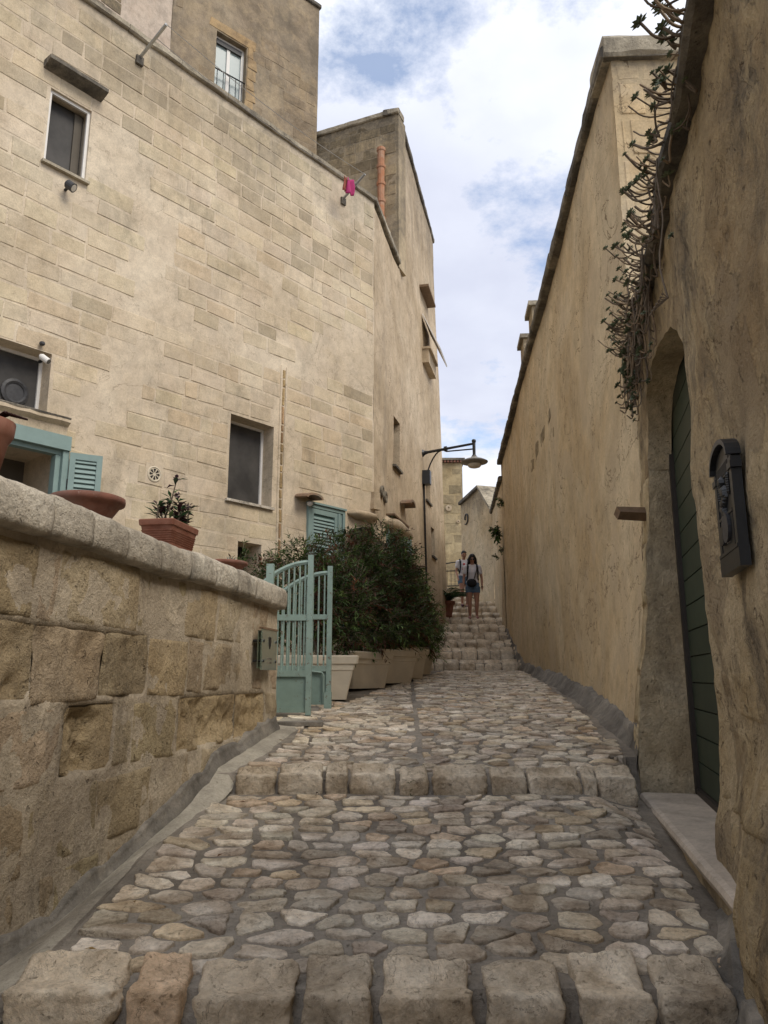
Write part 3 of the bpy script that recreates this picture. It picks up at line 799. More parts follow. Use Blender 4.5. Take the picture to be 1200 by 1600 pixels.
# backing, roof terrace, parapet coping
mb=MB(); mb.wbox(FW,-12,-.9,-1,7.6,-1.3,-.95); mb.wbox(SW,1.0,SLEN-.02,-1,7.9,-.9,-.6); mb.wbox(SW,S2+.3,SLEN-.02,7.9,11.4,-.9,-.6)
mb.wbox(FW,-12,-.0,7.62,8.09,-.3,-.03)
mb.build('inner_wall',M['roomwall'],house)
def coping_run(W,s0,s1,z,o0,o1,h,mat,par,wl=.7,wh=1.1,seed=0,name='coping_stone'):
    rr=random.Random(seed); s=s0
    while s<s1-.01:
        w=rr.uniform(wl,wh); e=min(s+w,s1); m=MB(); t=rr.uniform(.9,1.1); m.cur=(t,t,t); ph=rr.uniform(0,50); n=max(2,int((e-s)/.12)); rings=[]
        for i in range(n+1):
            a=s+.003+(e-s-.006)*i/n
            rings.append([W.P(a,zz+.012*nz(a,oo*3,ph,5,2),oo+.012*nz(a,zz*3,ph,5,2)) for oo,zz in ((o0,z),(o0,z+h*.9),(o0+.04,z+h),(o1-.03,z+h),(o1,z+h*.8),(o1,z+h*.15),(o1-.02,z))])
        m.loft(rings); m.build(name,mat,par,smooth=False); s=e
coping_run(FW,-12,.03,8.1,-.34,.055,.10,M['cap_light'],house,seed=1)
# side wall along the street
def pixw(W,u,v):
    o=0
    for _ in range(8):
        a,z=W.pix(u,v,o); o=W.warp(a,z)
    return a,z
def hole2(W,ul,ur,vt,vb,depth):
    a0,zt=pixw(W,ul,vt); a0b,zb=pixw(W,ul,vb); a1,_=pixw(W,ur,(vt+vb)/2+6)
    return [min(a0,a0b),max(a1,a0+.2),zb,zt,depth]
G1=hole2(SW,615.5,624.5,650,726,.28); G2=hole2(SW,665,671.5,745,780,.25); G3=hole2(SW,674.5,679,824,868,.25)
G4=hole2(SW,603,621,806,890,.30); G5=hole2(SW,660,668,465,545,.25)
SHs=[G1,G2,G3,G4]
offS=lambda a,z:.035*nz(a,z,5,.45,2)*smooth(a*2)*(smooth(abs(a-S2)*2) if z>7.6 else 1)+.006*nz(a,z,8,3,2)
S2=(14.07-12)/.978
mb=MB(); wall_grid(mb,SW,0,SLEN,-1,8.0,.14,SHs,offS)
wall_grid(mb,SW,S2,SLEN,8.0,11.6,.16,[G5] if G5[2]>8 else [],offS)
if G5[2]<=8: print('G5 low',G5)
# far end return of the side wall
mb.grid(lambda u,v:SW.P(SLEN,-1+12.6*v,-4*u),4,10)
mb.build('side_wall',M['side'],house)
coping_run(SW,0,S2,8.1,-.3,.05,.10,M['cap_light'],house,seed=2)
coping_run(SW,S2-.02,SLEN+.03,11.6,-.3,.06,.13,M['cap'],house,seed=3)
# raised block front
UL=math.hypot(1.75,.73); offU=lambda a,z:.02*nz(a,z,2,.9,3)
mb=MB(); wall_grid(mb,UW,-.2,UL,7.2,11.6,.16,[],offU); mb.wbox(UW,UL-.15,UL+.035,8.05,11.58,-.4,-.006); mb.build('upper_wall',M['upper'],house)
def utint(rr,r):
    b=rr.uniform(.8,1.1)
    if rr.random()<.4: b*=.7
    return (b,b*.97,b*.9)
lay(courses(-.1,UL-.02,8.0,11.5,.24,.3,.55,[],9,lambda a,z:nz(a,z,4,.8,2)<.12),UW,M['upper'],house,limit=100,proud=(.0,.008),off=offU,tint=utint,jit=.016,seed=5,nu=6,nv=4,rough=.006,back=-.006)
coping_run(UW,-.25,UL+.05,11.6,-.3,.05,.13,M['cap_light'],house,seed=5)
# clay pipe on the raised block
def pz(W,u,v): a,z=W.pix(u,v); return a,z
ap,zt=UW.pix(598,236); _,zb=UW.pix(603,395)
pip=MB(); zz=zt; k=0
while zz>zb-1.0:
    L=.42; 
    pip.lathe(UW.P(ap,zz-L,.09),[(.070,0),(.070,.02),(.075,L-.09),(.092,L-.07),(.095,L-.01),(.082,L)],12); zz-=L-.02
cp=pip.build('clay_drainpipe',M['clay'],house,smooth=False)
# ---------------------------------------- tall block behind
tower=empty('tower_house',TW.P(-1,7.6,-.5),'tall brown stone block rising behind the parapet at top left with a white balcony window','house')
t0=TW.pix(264,100)[0]; zt_=14.75
a0=TW.pix(336,100)[0]; a1=TW.pix(384,120)[0]; zb_=TW.pix(336,147)[1]; zT=TW.pix(336,46)[1]
TH_=[a0,a1,zb_,zT,.22]; offT=lambda a,z:.02*nz(a,z,6,.8,3)
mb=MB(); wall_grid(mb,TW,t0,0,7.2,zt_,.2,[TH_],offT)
mb.wbox(TW,t0,-.02,7.2,zt_-.02,-3,-.3)
mb.quad(TW.P(0,7.2,0),TW.P(0,7.2,-3),TW.P(0,zt_,-3),TW.P(0,zt_,0)); mb.build('wall',M['tower'],tower)
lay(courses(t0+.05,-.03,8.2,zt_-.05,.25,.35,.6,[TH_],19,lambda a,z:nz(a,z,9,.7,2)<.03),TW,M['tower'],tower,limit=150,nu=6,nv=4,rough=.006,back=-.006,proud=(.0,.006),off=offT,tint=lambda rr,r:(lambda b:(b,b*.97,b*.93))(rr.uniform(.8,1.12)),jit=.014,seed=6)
coping_run(TW,t0,.03,zt_,-.3,.05,.12,M['cap'],tower,seed=7)
# warm patched stones round its window
mb=MB(); mb.cur=(1.35,1.18,.95)
rr=random.Random(3)
for r in [(a0-.16,a1+.2,zT+.02,zT+.24)]+[(a1+.01,a1+rr.uniform(.14,.3),zb_+k*.25,zb_+k*.25+.24) for k in range(6)]:
    m=MB(); m.cur=(1.3,1.15,.92); block(m,TW,r,.012,rr,offT,jit=.02,nu=6,nv=5,rough=.01); m.build('surround_stone',M['tower'],tower)
# left neighbour of the tower
P0=TW.P(t0,8,0)
PW=Wall(P0.x,P0.y,.62,.785,1)
pk=empty('roof_room',PW.P(-1,7.6,-.3),'pale pinkish plastered roof room at the top left edge beside the tall brown block','house')
mb=MB(); wall_grid(mb,PW,-5,0,7.2,14,.3,[],lambda a,z:.02*nz(a,z,2,1,2)); mb.wbox(PW,-5,-.05,7.2,13.9,-1.5,-.1); mb.build('wall',M['pink'],pk)
lay(courses(-5,-1.05,8,13.9,.26,.35,.6,[],29),PW,M['upper'],pk,limit=60,proud=(.004,.012),tint=utint,jit=.012)

# ================================================= RIGHT HIGH WALL
rwall=empty('boundary_wall',RW.P(3,-.2,-.2),'tall ochre plastered wall with a dark coping running up the right side of the alley','wall')
offR=lambda a,z:.045*nz(a,z,9,.35,2)*smooth(a*1.5)+.010*nz(a,z,2,1.6,3)
ZT=4.86
def offRx(a,z): return offR(a,z)
mb=MB(); wall_grid(mb,RW,0,12.05,-1.2,ZT,.11,[],offRx); wall_grid(mb,RW,-.35,0,-1.2,2.05,.07,[],lambda a,z:0)
mb.grid(lambda u,v:RW.P(12.05,-1+5.86*v,-1.2*u),4,10)
mb.build('wall',M['right'],rwall,smooth=True)
mb=MB(); mb.wbox(RW,.05,12.0,-1,ZT-.02,-.8,-.3); mb.build('inner_wall',M['right'],rwall)
coping_run(RW,-.04,12.15,ZT,-.45,.085,.12,M['cap'],rwall,.5,.8,seed=11)
# end face with blocks
offE=lambda a,z:.012*nz(a,z,7,1.4,2)
mb=MB(); wall_grid(mb,EW,0,2.6,1.2,ZT,.1,[],offE); mb.build('end_wall',M['right'],rwall)
coping_run(EW,-.07,2.6,ZT,-.4,.07,.20,M['cap_light'],rwall,.9,1.2,seed=12)
lay(courses(.02,2.5,1.3,ZT-.02,.335,.40,.62,[],14,gap=.03),EW,M['right'],rwall,limit=60,proud=(.001,.008),off=offE,tint=lambda rr,r:(lambda b:(b*1.0,b*.99,b*.98))(rr.uniform(.92,1.15)),jit=.015,cham=.014,seed=15,back=-.006)
# exposed dark weathered blocks showing through the plaster
rr=random.Random(8)
for (u,v,w,h,tn) in [(858,652,.42,.24,.55),(846,678,.42,.24,.6),(838,704,.35,.22,.65),(832,726,.36,.2,.72),(866,676,.26,.18,.8)]:
    a,z=RW.pix(u,v); m=MB(); m.cur=(tn,tn*.98,tn*.93)
    m.cur=(tn*.7,tn*.68,tn*.62); block(m,RW,(a-w/2,a+w/2,z-h/2,z+h/2),.003,rr,offR,jit=.05,nu=6,nv=5,rough=.010,cham=.02,back=-.006,seed=u); m.build('stone_block',M['right'],rwall)
# chimneys on it
def chimney(y,w,d,zt,lab):
    e=empty('chimney',(RW.P((y-5.3)/.997,ZT,0)),lab,'chimney','chimneys on the high right wall')
    a=(y-5.3)/.997; m=MB()
    m.wbox(RW,a,a+d,ZT+.05,zt,-w,-.005); m.build('stack',M['right'],e)
    m=MB(); m.wbox(RW,a-.05,a+d+.05,zt,zt+.07,-w-.05,.05); m.build('cap_slab',M['cap_light'],e)
chimney(10.75,.6,.45,5.5,'nearer and taller plastered chimney on the high right wall')
chimney(12.0,.5,.45,5.55,'farther plastered chimney on the high right wall, behind the other')

# ================================================= NEAR RIGHT WALL WITH THE DOORWAY
near=empty('doorway_wall',NW.P(3,-1,-.2),'rough near wall on the right with an arched doorway and chipped ochre plaster','wall')
offN=lambda a,z:.018*nz(a,z,3,1.7,3)+.012*nz(a,z,6,6,4)
AP=[(3.0,1.30),(3.17,1.44),(3.3,1.57),(3.5,1.68),(3.8,1.76),(4.3,1.79),(4.6,1.74),(4.78,1.60),(4.93,1.34),(5.1,1.2)]
def arch(a):
    y=a*.9727
    for (p,zp),(q,zq) in zip(AP,AP[1:]):
        if y<=q: return zp+(zq-zp)*(y-p)/(q-p)
    return AP[-1][1]
NT=2.10
mb=MB(); wall_grid(mb,NW,1.0,S_J,-1.4,NT,.032,[],offN); wall_grid(mb,NW,-3,1.06,-1.6,NT,.1,[],lambda a,z:offN(a,z)-.012*smooth((a-.7)/.3))
wall_grid(mb,NW,S_F,5.47,-1.1,NT,.035,[],offN)
n=44
mb.grid(lambda u,v:(lambda a:NW.P(a,arch(a)+(NT-arch(a))*v,offN(a,arch(a)+(NT-arch(a))*v)))(S_J+(S_F-S_J)*u),n,14)
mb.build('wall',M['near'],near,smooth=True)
DEP=-.155
def strip(fn_edge,n,m=8):
    q=MB(); q.grid(lambda u,v:fn_edge(u,v),n,m); return q
jm=MB()
def rn(p,s=9): return p+Vector((NW.dx,NW.dy,0))*.010*nz(p.x,p.y,p.z,s,3)
jm.grid(lambda u,v:(lambda z:(NW.P(S_F,z,offN(S_F,z)) if v==0 else rn(NW.P(S_F+.02*v,z,offN(S_F,z)*(1-v)+(DEP-nwarp(S_F,z))*v))))(-1.0+(arch(S_F)+1.0)*u),60,12)
jm.grid(lambda u,v:(lambda a:(NW.P(a,arch(a),offN(a,arch(a))*(1-v)+(DEP-nwarp(a,arch(a)))*v))+Vector((0,0,.006*nz(a,v,1,9,2) if v>0 else 0)))(S_J+(S_F-S_J)*u),44,8)
jm.grid(lambda u,v:(lambda z:NW.P(S_J,z,offN(S_J,z)*(1-v)+(DEP-nwarp(S_J,z))*v))(-1.1+(arch(S_J)+1.1)*u),50,6)
jm.build('door_jamb',M['jamb'],near,smooth=True)
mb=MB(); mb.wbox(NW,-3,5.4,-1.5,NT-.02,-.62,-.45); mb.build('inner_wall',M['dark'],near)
# stones that show through at the foot and shoulder of the wall
rr=random.Random(31)
for r in courses(1.15,S_J-.02,-1.15,.05,.33,.42,.62,[],5,gap=.03):
    m=MB(); t=rr.uniform(.85,1.1); m.cur=(t,t*.98,t*.93)
    block(m,NW,r,rr.uniform(-.004,.006),rr,offN,jit=.025,cham=.010,back=-.010,nu=20,nv=14,rough=.014,pit=rr.choice([0,.012,.02]),seed=r[0]*9); m.build('stone_block',M['near'],near,smooth=True)
for (z0,z1) in [(-.66,-.30),(-.29,.02),(.03,.44),(.45,.86),(.87,1.30)]:
    m=MB(); t=rr.uniform(.9,1.1); m.cur=(t,t,t*.95)
    block(m,NW,(S_F+.012,5.36,z0,z1),.008,rr,offN,jit=.01,cham=.016,back=-.012,nu=12,nv=12,rough=.01,pit=.01,seed=z0*9); m.build('stone_block',M['jamb'],near,smooth=True)
coping_run(NW,-3,5.3,NT,-.40,.075,.085,M['cap'],near,.45,.8,seed=21)
# door: dark frame, planks
door=MB(); door.wbox(NW,S_J-.05,S_F+.05,-.69,1.85,0,0) if False else None
NP=Wall(.569,0,.2321,.9727,-1)
dm=MB(); dm.wbox(NP,S_J-.1,S_F+.03,-.70,1.86,DEP-.07,DEP-.03); dr=dm.build('door',M['door'],near)
z=-.655
while z<1.8:
    m=MB(); m.wbox(NP,S_J-.08,S_F-.055,z+.003,z+.150,DEP-.032,DEP-.012); t=rr.uniform(.85,1.15); m.c=[(t,t,t)]*8; m.build('plank',M['door'],dr); z+=.155
m=MB(); m.wbox(NP,S_F-.05,S_F+.005,-.69,1.84,DEP-.03,DEP+.015); m.wbox(NP,S_J-.08,S_F-.05,-.69,-.658,DEP-.03,DEP+.012); m.build('door_frame',M['doorframe'],dr)
# sill slab
sl=MB(); n=24; rings=[]
for i in range(n+1):
    a=2.42+(S_F-.03-2.42)*i/n; j=.004*nz(a,0,3,9,2); f=.185-.10*(1-i/n)
    rings.append([NP.P(a,zz,oo) for oo,zz in ((DEP-.01,-.75),(DEP-.01,-.690),(f-.03+j,-.690),(f-.008+j,-.697),(f+j,-.715),(f-.008+j,-.738),(f-.03,-.752))])
sl.loft(rings); sl.build('door_sill',M['marble'],near,smooth=False)
m=MB(); m.grid(lambda u,v:NP.P(2.7+(S_F-.02-2.7)*u,-1.25+.51*v,.075+.06*u+.012*nz(u*2,v,0,4,3)),40,10); m.build('sill_base',M['near'],near,smooth=True)
mn=skirt(NW,-2.0,S_J-.3,.10,.07,M['darkcon'],'mortar_skirt',lambda y:zc(y)-.01,.07,par=near)
mn=skirt(NW,S_F+.0,5.47,.16,.06,M['darkcon'],'mortar_skirt',lambda y:zc(y)-.01,.05,par=near)

# ================================================= FAR END
a2=Wall(2.72,17.3,.30,3.7,-1)
fr=empty('stair_wall',a2.P(2,.5,-.2),'narrow plaster wall beside the upper steps beyond the high right wall','wall')
mb=MB(); wall_grid(mb,a2,-.05,3.75,.4,4.45,.15,[],lambda a,z:.03*nz(a,z,4,.8,3)); mb.wbox(a2,0,3.7,.4,4.4,-.5,-.2); mb.build('wall',M['right'],fr,smooth=True)
coping_run(a2,-.05,3.75,4.45,-.4,.07,.10,M['cap'],fr,seed=31)
bx=empty('gabled_house',(2.7,22,2.1),'plain plastered gable end at the head of the steps, with a small number plate','house')
B0=Vector((2.36,23.05)); B1=Vector((3.02,21.0)); bw=Wall(B0.x,B0.y,B1.x-B0.x,B1.y-B0.y,1)
Lb=(B1-B0).length
def gt(u): # top of the gable
    return 5.14+(5.36-5.14)*u/.64 if u<.64 else 5.36-(5.36-4.56)*(u-.64)/.36
mb=MB(); mb.grid(lambda u,v:bw.P(Lb*u,1.5+(gt(u)-1.5)*v,.02*nz(u*2,v*3,3,1,2)),22,24)
ce=[bw.P(Lb*u,gt(u),0) for u in (0,.64,1)]
mb.quad(bw.P(0,1.5,0),bw.P(0,1.5,-3),bw.P(0,5.14,-3),bw.P(0,5.14,0)); mb.build('wall',M['right'],bx,smooth=False)
m=MB(); n=14
for (u0,u1) in ((0,.64),(.64,1)):
    for k in range(5):
        p=u0+(u1-u0)*k/5; q=u0+(u1-u0)*(k+1)/5-.006
        m=MB(); P=[]
        for a in (p,q):
            P.append([bw.P(Lb*a,gt(a)+.005,-2.2),bw.P(Lb*a,gt(a)+.09,-2.2),bw.P(Lb*a,gt(a)+.09,.09),bw.P(Lb*a,gt(a)+.005,.09)])
        m.loft(P); m.build('roof_slab',M['cap_light'] if u0>.5 else M['cap'],bx)
# number plate bracket
pl=empty('house_number',bw.P(Lb*.17,3.9,.03),'small grey curled number plate high on the far gable wall','sign')
a,z=bw.pix(730,812)
m=MB(); pts=[bw.P(a+.11*math.cos(t),z+.12*math.sin(t)+.05,.03) for t in [R(200)-R(24)*i for i in range(9)]]+[bw.P(a+.09,z-.06,.03),bw.P(a+.0,z-.13,.03),bw.P(a-.09,z-.13,.03)]
m.tube(pts,.022,6); m.build('numeral',M['iron_soft'],pl)
pl.location=bw.P(a,z-.2,0)
for c in children(pl): c.location=Vector(c.location)+ (bw.P(Lb*.17,3.9,.03)-Vector(pl.location))
# yellow tower
yt=empty('yellow_tower',(1.5,28,2.2),'yellowish tufa block tower closing the view above the two walkers','tower')
YW=Wall(-1.0,28,1,.0,1); offY=lambda a,z:.03*nz(a,z,1,.7,3)
mb=MB(); wall_grid(mb,YW,0,3.95,1.8,7.9,.2,[],offY); mb.quad(YW.P(3.95,1.8,0),YW.P(3.95,1.8,-4),YW.P(3.95,7.9,-4),YW.P(3.95,7.9,0)); mb.build('wall',M['yellow'],yt)
lay([r for r in courses(2.2,3.93,1.9,7.7,.37,.45,.8,[],41,gap=.05) if nz(r[0],r[2],2,.9,2)<.18],YW,M['yellow_block'],yt,limit=60,proud=(.004,.016),off=offY,tint=lambda rr,r:(lambda b:(b,b,b*.97))(rr.uniform(.8,1.25)),jit=.03,seed=42)
m=MB(); m.wbox(YW,-.1,4.05,7.98,8.06,-4,.14); m.build('cornice',M['cap'],yt)
for k in range(16):
    m=MB(); x=2.1+k*.12; m.tube([YW.P(x,7.93,-.05),YW.P(x,7.93,.12)],.045,7); m.build('eave_tile',M['terra_old'],yt)
for (u,v,r) in ((701,794,.12),(716,815,.07)):
    a,z=YW.pix(u,v); m=MB(); m.lathe(YW.P(a,z,.03),[(r,0),(r,.03),(r*.3,.035),(.02,.0)],14,Matrix.Rotation(R(90),3,'X')); m.build('plaster_patch',M['side'],yt)
# low stone wall below the barrier, far left
fl=empty('low_end_wall',(1.6,24.3,2.2),'low rough stone wall behind the barrier at the head of the steps','wall')
FL=Wall(.6,24.2,1,0,1)
mb=MB(); mb.wbox(FL,0,2.0,2.0,2.75,-.5,-.02); mb.build('wall',M['low_joint'],fl)
lay(courses(0,2.0,2.1,2.74,.2,.22,.4,[],51,gap=.03),FL,M['low'],fl,limit=60,proud=(.01,.03),jit=.03,tint=lambda rr,r:(lambda b:(b,b,b))(rr.uniform(.7,1.2)))
# ================================================= windows and fittings of the house
def win(W,H,par,frame_o,pane_o,fw=.03,mat=None,fmat=None,mull=False,sill=True,framed='lrtb'):
    a0,a1,z0,z1=H[:4]
    m=MB()
    if 'l' in framed: m.wbox(W,a0,a0+fw,z0,z1,frame_o-.03,frame_o)
    if 'r' in framed: m.wbox(W,a1-fw,a1,z0,z1,frame_o-.03,frame_o)
    if 't' in framed: m.wbox(W,a0+fw,a1-fw,z1-fw,z1,frame_o-.03,frame_o)
    if 'b' in framed: m.wbox(W,a0+fw,a1-fw,z0,z0+fw,frame_o-.03,frame_o)
    if mull: m.wbox(W,(a0+a1)/2-.035,(a0+a1)/2+.035,z0+fw,z1-fw,frame_o-.035,frame_o-.005)
    w=m.build('window',fmat or M['white'],par)
    m=MB(); m.wbox(W,a0+fw*.5,a1-fw*.5,z0+fw*.5,z1-fw*.5,pane_o-.02,pane_o); m.build('pane',mat or M['screen'],w)
    return w
w1=win(FW,H1,house,-.035,-.17,.035)
m=MB(); m.wbox(FW,H1[1]-.13,H1[1]-.036,H1[2],H1[3]-.03,-.165,-.15); m.build('reveal_board',M['roomwall'],w1)
m=MB(); m.wbox(FW,H1[0]-.03,H1[1]+.03,H1[2]-.035,H1[2]-.002,-.12,.05); m.build('sill',M['cap_light'],w1)
w2=win(FW,H2,house,-.225,-.25,.035)
m=MB(); m.wbox(FW,H2[0]-.04,H2[1]+.02,H2[2]-.03,H2[2]+.004,-.22,.045); m.build('sill',M['coping'],w2)
w3=win(FW,H3,house,-.205,-.23,.035)
m=MB(); m.wbox(FW,H3[0]-.04,H3[1]+.02,H3[2]-.035,H3[2]+.004,-.2,.05); m.build('sill',M['coping'],w3)
# round fan in the lower left window
a,z=FW.pix(24,612,-.2); m=MB(); Mr=Matrix.Rotation(FW.rot(),3,'Z')@Matrix.Rotation(R(90),3,'X')
m.lathe(FW.P(a,z,-.205),[(.15,-.02),(.15,.0),(.12,.012),(.10,.0),(.10,-.01)],20,Mr); m.build('extractor_fan',M['iron_soft'],w3)
# protruding lintel slab over the top window, moulded ledge under the lower left window
a0,zt=FW.pix(75,90,.1); a1,_=FW.pix(166,140,.1)
m=MB(); rings=[[FW.P(a0+(a1-a0)*i/10,zz+.004*nz(i,oo*9,1,.9,2),oo+.005*nz(i,zz,4,.8,2)) for oo,zz in ((-.03,zt-.09),(.12,zt-.05),(.17,zt-.03),(.17,zt+.015),(-.03,zt+.03))] for i in range(11)]
m.loft(rings); m.build('lintel_slab',M['cap'],house)
a1,zz=FW.pix(106,662,.06); a0=a1-1.6
m=MB(); rings=[[FW.P(a0+(a1-a0)*i/14,z_+.01*nz(i,o_*9,3,.8,2),o_+.012*nz(i,z_,4,.8,2)) for o_,z_ in ((-.03,zz-.22),(.05,zz-.20),(.07,zz-.05),(.13,zz-.01),(.13,zz+.03),(-.03,zz+.06))] for i in range(15)]
m.loft(rings); m.build('stone_ledge',M['facade_joint'],house)
m=MB(); rings=[[FW.P(a0+(a1-a0)*i/14,z_,o_+.01*nz(i,z_,7,.8,2)) for o_,z_ in ((.02,zz+.055),(.135,zz+.025),(.14,zz+.045),(.02,zz+.075))] for i in range(15)]
m.loft(rings); m.build('ledge_edge',M['cap'],house)
def panel_shutter(W,a0,a1,z0,z1,o0,par,name='shutter',nsl=None,st=.055,pitch=.052,th=.03):
    m=MB(); m.wbox(W,a0,a0+st,z0,z1,o0,o0+th); m.wbox(W,a1-st,a1,z0,z1,o0,o0+th)
    m.wbox(W,a0+st,a1-st,z1-st*1.2,z1,o0,o0+th); m.wbox(W,a0+st,a1-st,z0,z0+st*1.3,o0,o0+th)
    s=m.build(name,M['shutter'],par)
    z=z0+st*1.3+pitch*.2; first=None
    while z<z1-st*1.2-pitch*.7:
        q=MB(); A=(o0+.004,z+pitch*.75);B=(o0+.008,z+pitch*.80);C=(o0+th-.004,z+pitch*.10);D=(o0+th-.008,z)
        q.loft([[W.P(aa,zz_,oo) for oo,zz_ in (A,B,C,D)] for aa in (a0+st,a1-st)]); q.build('slat',M['shutter'],s); z+=pitch
    q=MB(); q.wbox(W,a0+st*.8,a1-st*.8,z0+.03,z1-.03,o0-.004,o0+.001); q.build('backing',M['shutter_in'],s)
    return s
# green door at far left with open shutter
a0,a1,z0,z1=H4[:4]
m=MB(); fo=.05
m.wbox(FW,a0-.06,a1+.07,z1-.03,z1+.13,-.03,.085); m.wbox(FW,a0-.0,a1+.0,z1-.08,z1-.032,-.08,.02)
m.wbox(FW,a1-.0,a1+.07,z0,z1-.033,-.03,.06); m.wbox(FW,a1-.06,a1-.003,z0,z1-.083,-.09,.015); m.wbox(FW,a0-.06,a0,z0,z1-.033,-.03,.06)
dr1=m.build('door_frame',M['shutter'],house)
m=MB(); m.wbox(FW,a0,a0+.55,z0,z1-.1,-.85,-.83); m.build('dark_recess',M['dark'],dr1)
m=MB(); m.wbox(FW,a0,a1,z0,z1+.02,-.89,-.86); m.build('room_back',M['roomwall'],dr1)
SH=Wall(FW.P(a1+.075,0,.06).x,FW.P(a1+.075,0,.06).y,1,.12,1)   # shutter swung out
SH=Wall(FW.P(a1+.075,0,.06).x,FW.P(a1+.075,0,.06).y,math.sin(R(62)),math.cos(R(62)),1)
zt=SH.pix(97,706)[1]; wS=SH.pix(160,718)[0]
sh1=panel_shutter(SH,0.0,wS,z0,zt,0,house,pitch=.055,st=.06)
m=MB()
for zz in (zt-.35,zt-1.6): m.wbox(FW,a1+.06,a1+.09,zz-.05,zz+.05,.06,.085)
m.build('hinge',M['iron_soft'],sh1)
# shuttered window above the shrubs
a0,zt=FW.pix(482,786,.04); a1,_=FW.pix(539,797,.04); zb=zt-1.75
m=MB(); m.wbox(FW,a0,a0+.05,zb,zt,-.02,.05); m.wbox(FW,a1-.05,a1,zb,zt,-.02,.05); m.wbox(FW,a0+.05,a1-.05,zt-.05,zt,-.02,.05)
m.wbox(FW,a0-.01,a1+.01,zt+.002,zt+.03,-.02,.075)
wf=m.build('window',M['shutter'],house)
panel_shutter(FW,a0+.053,a1-.16,zb,zt-.06,.012,wf,'shutter_leaf',pitch=.05,st=.06)
m=MB(); m.wbox(FW,a1-.155,a1-.11,zb,zt-.06,.0,.055); m.wbox(FW,a1-.105,a1-.055,zb,zt-.06,.0,.03); m.build('folded_leaf',M['shutter'],wf)
# half round tile over its left corner
a,z=FW.pix(481,775,.1); m=MB()
rings=[]
for k in range(2):
    o=.0+.26*k
    rings.append([FW.P(a+.17*math.cos(R(180*j/8)),z-.02+.07*math.sin(R(180*j/8))-.03*k,o) for j in range(9)]+[FW.P(a+.14*math.cos(R(180*j/8)),z-.035+.055*math.sin(R(180*j/8))-.03*k,o) for j in range(8,-1,-1)])
m.loft(rings); m.build('roof_tile',M['tile'],house)
a,z=FW.pix(482,787,.05); m=MB(); m.lathe(FW.P(a,z-.04,.08),[(.02,0),(.045,.02),(.045,.05),(.02,.07)],10); m.build('lamp_bulb',M['white'],house)
# rounded plaster hood and chimney stub near the corner
def hood(W,a0,a1,z,dep,h,name,up=1):
    m=MB(); n=16; rings=[]
    for i in range(n+1):
        u=i/n; e=(1-abs(2*u-1)**4)**.5 if 0<u<1 else .15
        a=a0+(a1-a0)*u
        rings.append([W.P(a,z+zz*h*e+.02*nz(a,zz,3,4,2),-.03+(oo*dep+.03)*e+.012*nz(a,zz,6,4,2)) for oo,zz in ((0,-.5),(.35,-.62),(.7,-.45),(.95,-.15),(1,.15),(.8,.4),(.4,.55),(0,.75))])
    m.loft(rings); return m
a0,z=FW.pix(549,800,.1); a1,_=FW.pix(594,808,.1)
hd=hood(FW,a0,a1,z,.17,.13,'hood').build('plaster_hood',M['side'],house,smooth=True)
a,z=FW.pix(586,784,.03); m=MB(); rings=[[FW.P(a+ (.09 if i<2 else .07)*c1,z-.13+.28*i/3,o*.08) for c1,o in ((-1,0),(-1,1),(1,1),(1,0))] for i in range(4)]
m.loft(rings); m.build('plaster_stub',M['side'],hd)
a0,z0_=pixw(SW,600,803); a1,_=pixw(SW,634,826)
hd2=hood(SW,a0-.05,a1+.15,z0_-.12,.20,.24,'hood').build('plaster_hood',M['side'],house,smooth=True)
# street door with shutters under the hood
a0,a1,z0,z1=G4[:4]
m=MB(); m.wbox(SW,a0,a0+.09,z0,z1,-.1,.05); m.wbox(SW,a1-.09,a1,z0,z1,-.1,.05); m.wbox(SW,a0+.09,a1-.09,z1-.1,z1,-.1,.05); wd=m.build('window',M['shutter'],house)
m=MB(); m.wbox(SW,a0+.08,a1-.08,z0,z1-.1,-.2,-.18); m.build('pane',M['curtain'],wd)
m=MB(); m.wbox(SW,a0-.03,a1+.3,z1+.0,z1+.03,-.0,.16); m.build('drip_board',M['wood'],wd)
q=SW.P(a1+.0,0,.06); SH2=Wall(q.x,q.y,math.sin(R(26)),math.cos(R(26)),1)
SH2=Wall(SW.P(a1,1,.06).x,SW.P(a1,1,.06).y,math.sin(R(30)),math.cos(R(30)),1)
zt2=SH2.pix(622,838)[1]; w_=max(.35,SH2.pix(640,850)[0])
panel_shutter(SH2,0,w_,z0,min(zt2,z1-.02),0,house,pitch=.06,st=.07)
# slit windows
for H in (G1,G2,G3):
    w=win(SW,H,house,-.16,-.18,.03,mat=M['glass'],fmat=M['wood'])
    m=MB(); m.wbox(SW,H[0]-.05,H[1]+.05,H[2]-.04,H[2]+.002,-.15,.05); m.build('sill',M['cap'],w)
# balcony window with awning on the far edge
a0,a1,z0,z1=G5[:4]
H=G5; w=win(SW,H,house,-.06,-.1,.05,mat=M['glass'],fmat=M['shutter_in'])
a_,zh=pixw(SW,657,448); m=MB(); m.wbox(SW,a_-.05,a1+.15,zh-.03,zh+.03,-.02,.20); m.build('hood_slab',M['wood'],w)
m=MB(); m.wbox(SW,a0-.05,a1+.12,z0-.36,z0-.03,-.02,.15); m.wbox(SW,a0-.08,a1+.16,z0-.03,z0+.02,-.02,.20); m.build('window_box',M['side'],w)
m=MB(); zm=z0+(z1-z0)*.62
m.loft([[SW.P(a,zm,.02),SW.P(a,zm+.02,.03),SW.P(a,z0+.0,.42),SW.P(a,z0-.03,.40)] for a in (a0,a1+.25)]); m.build('blind',M['white'],w)
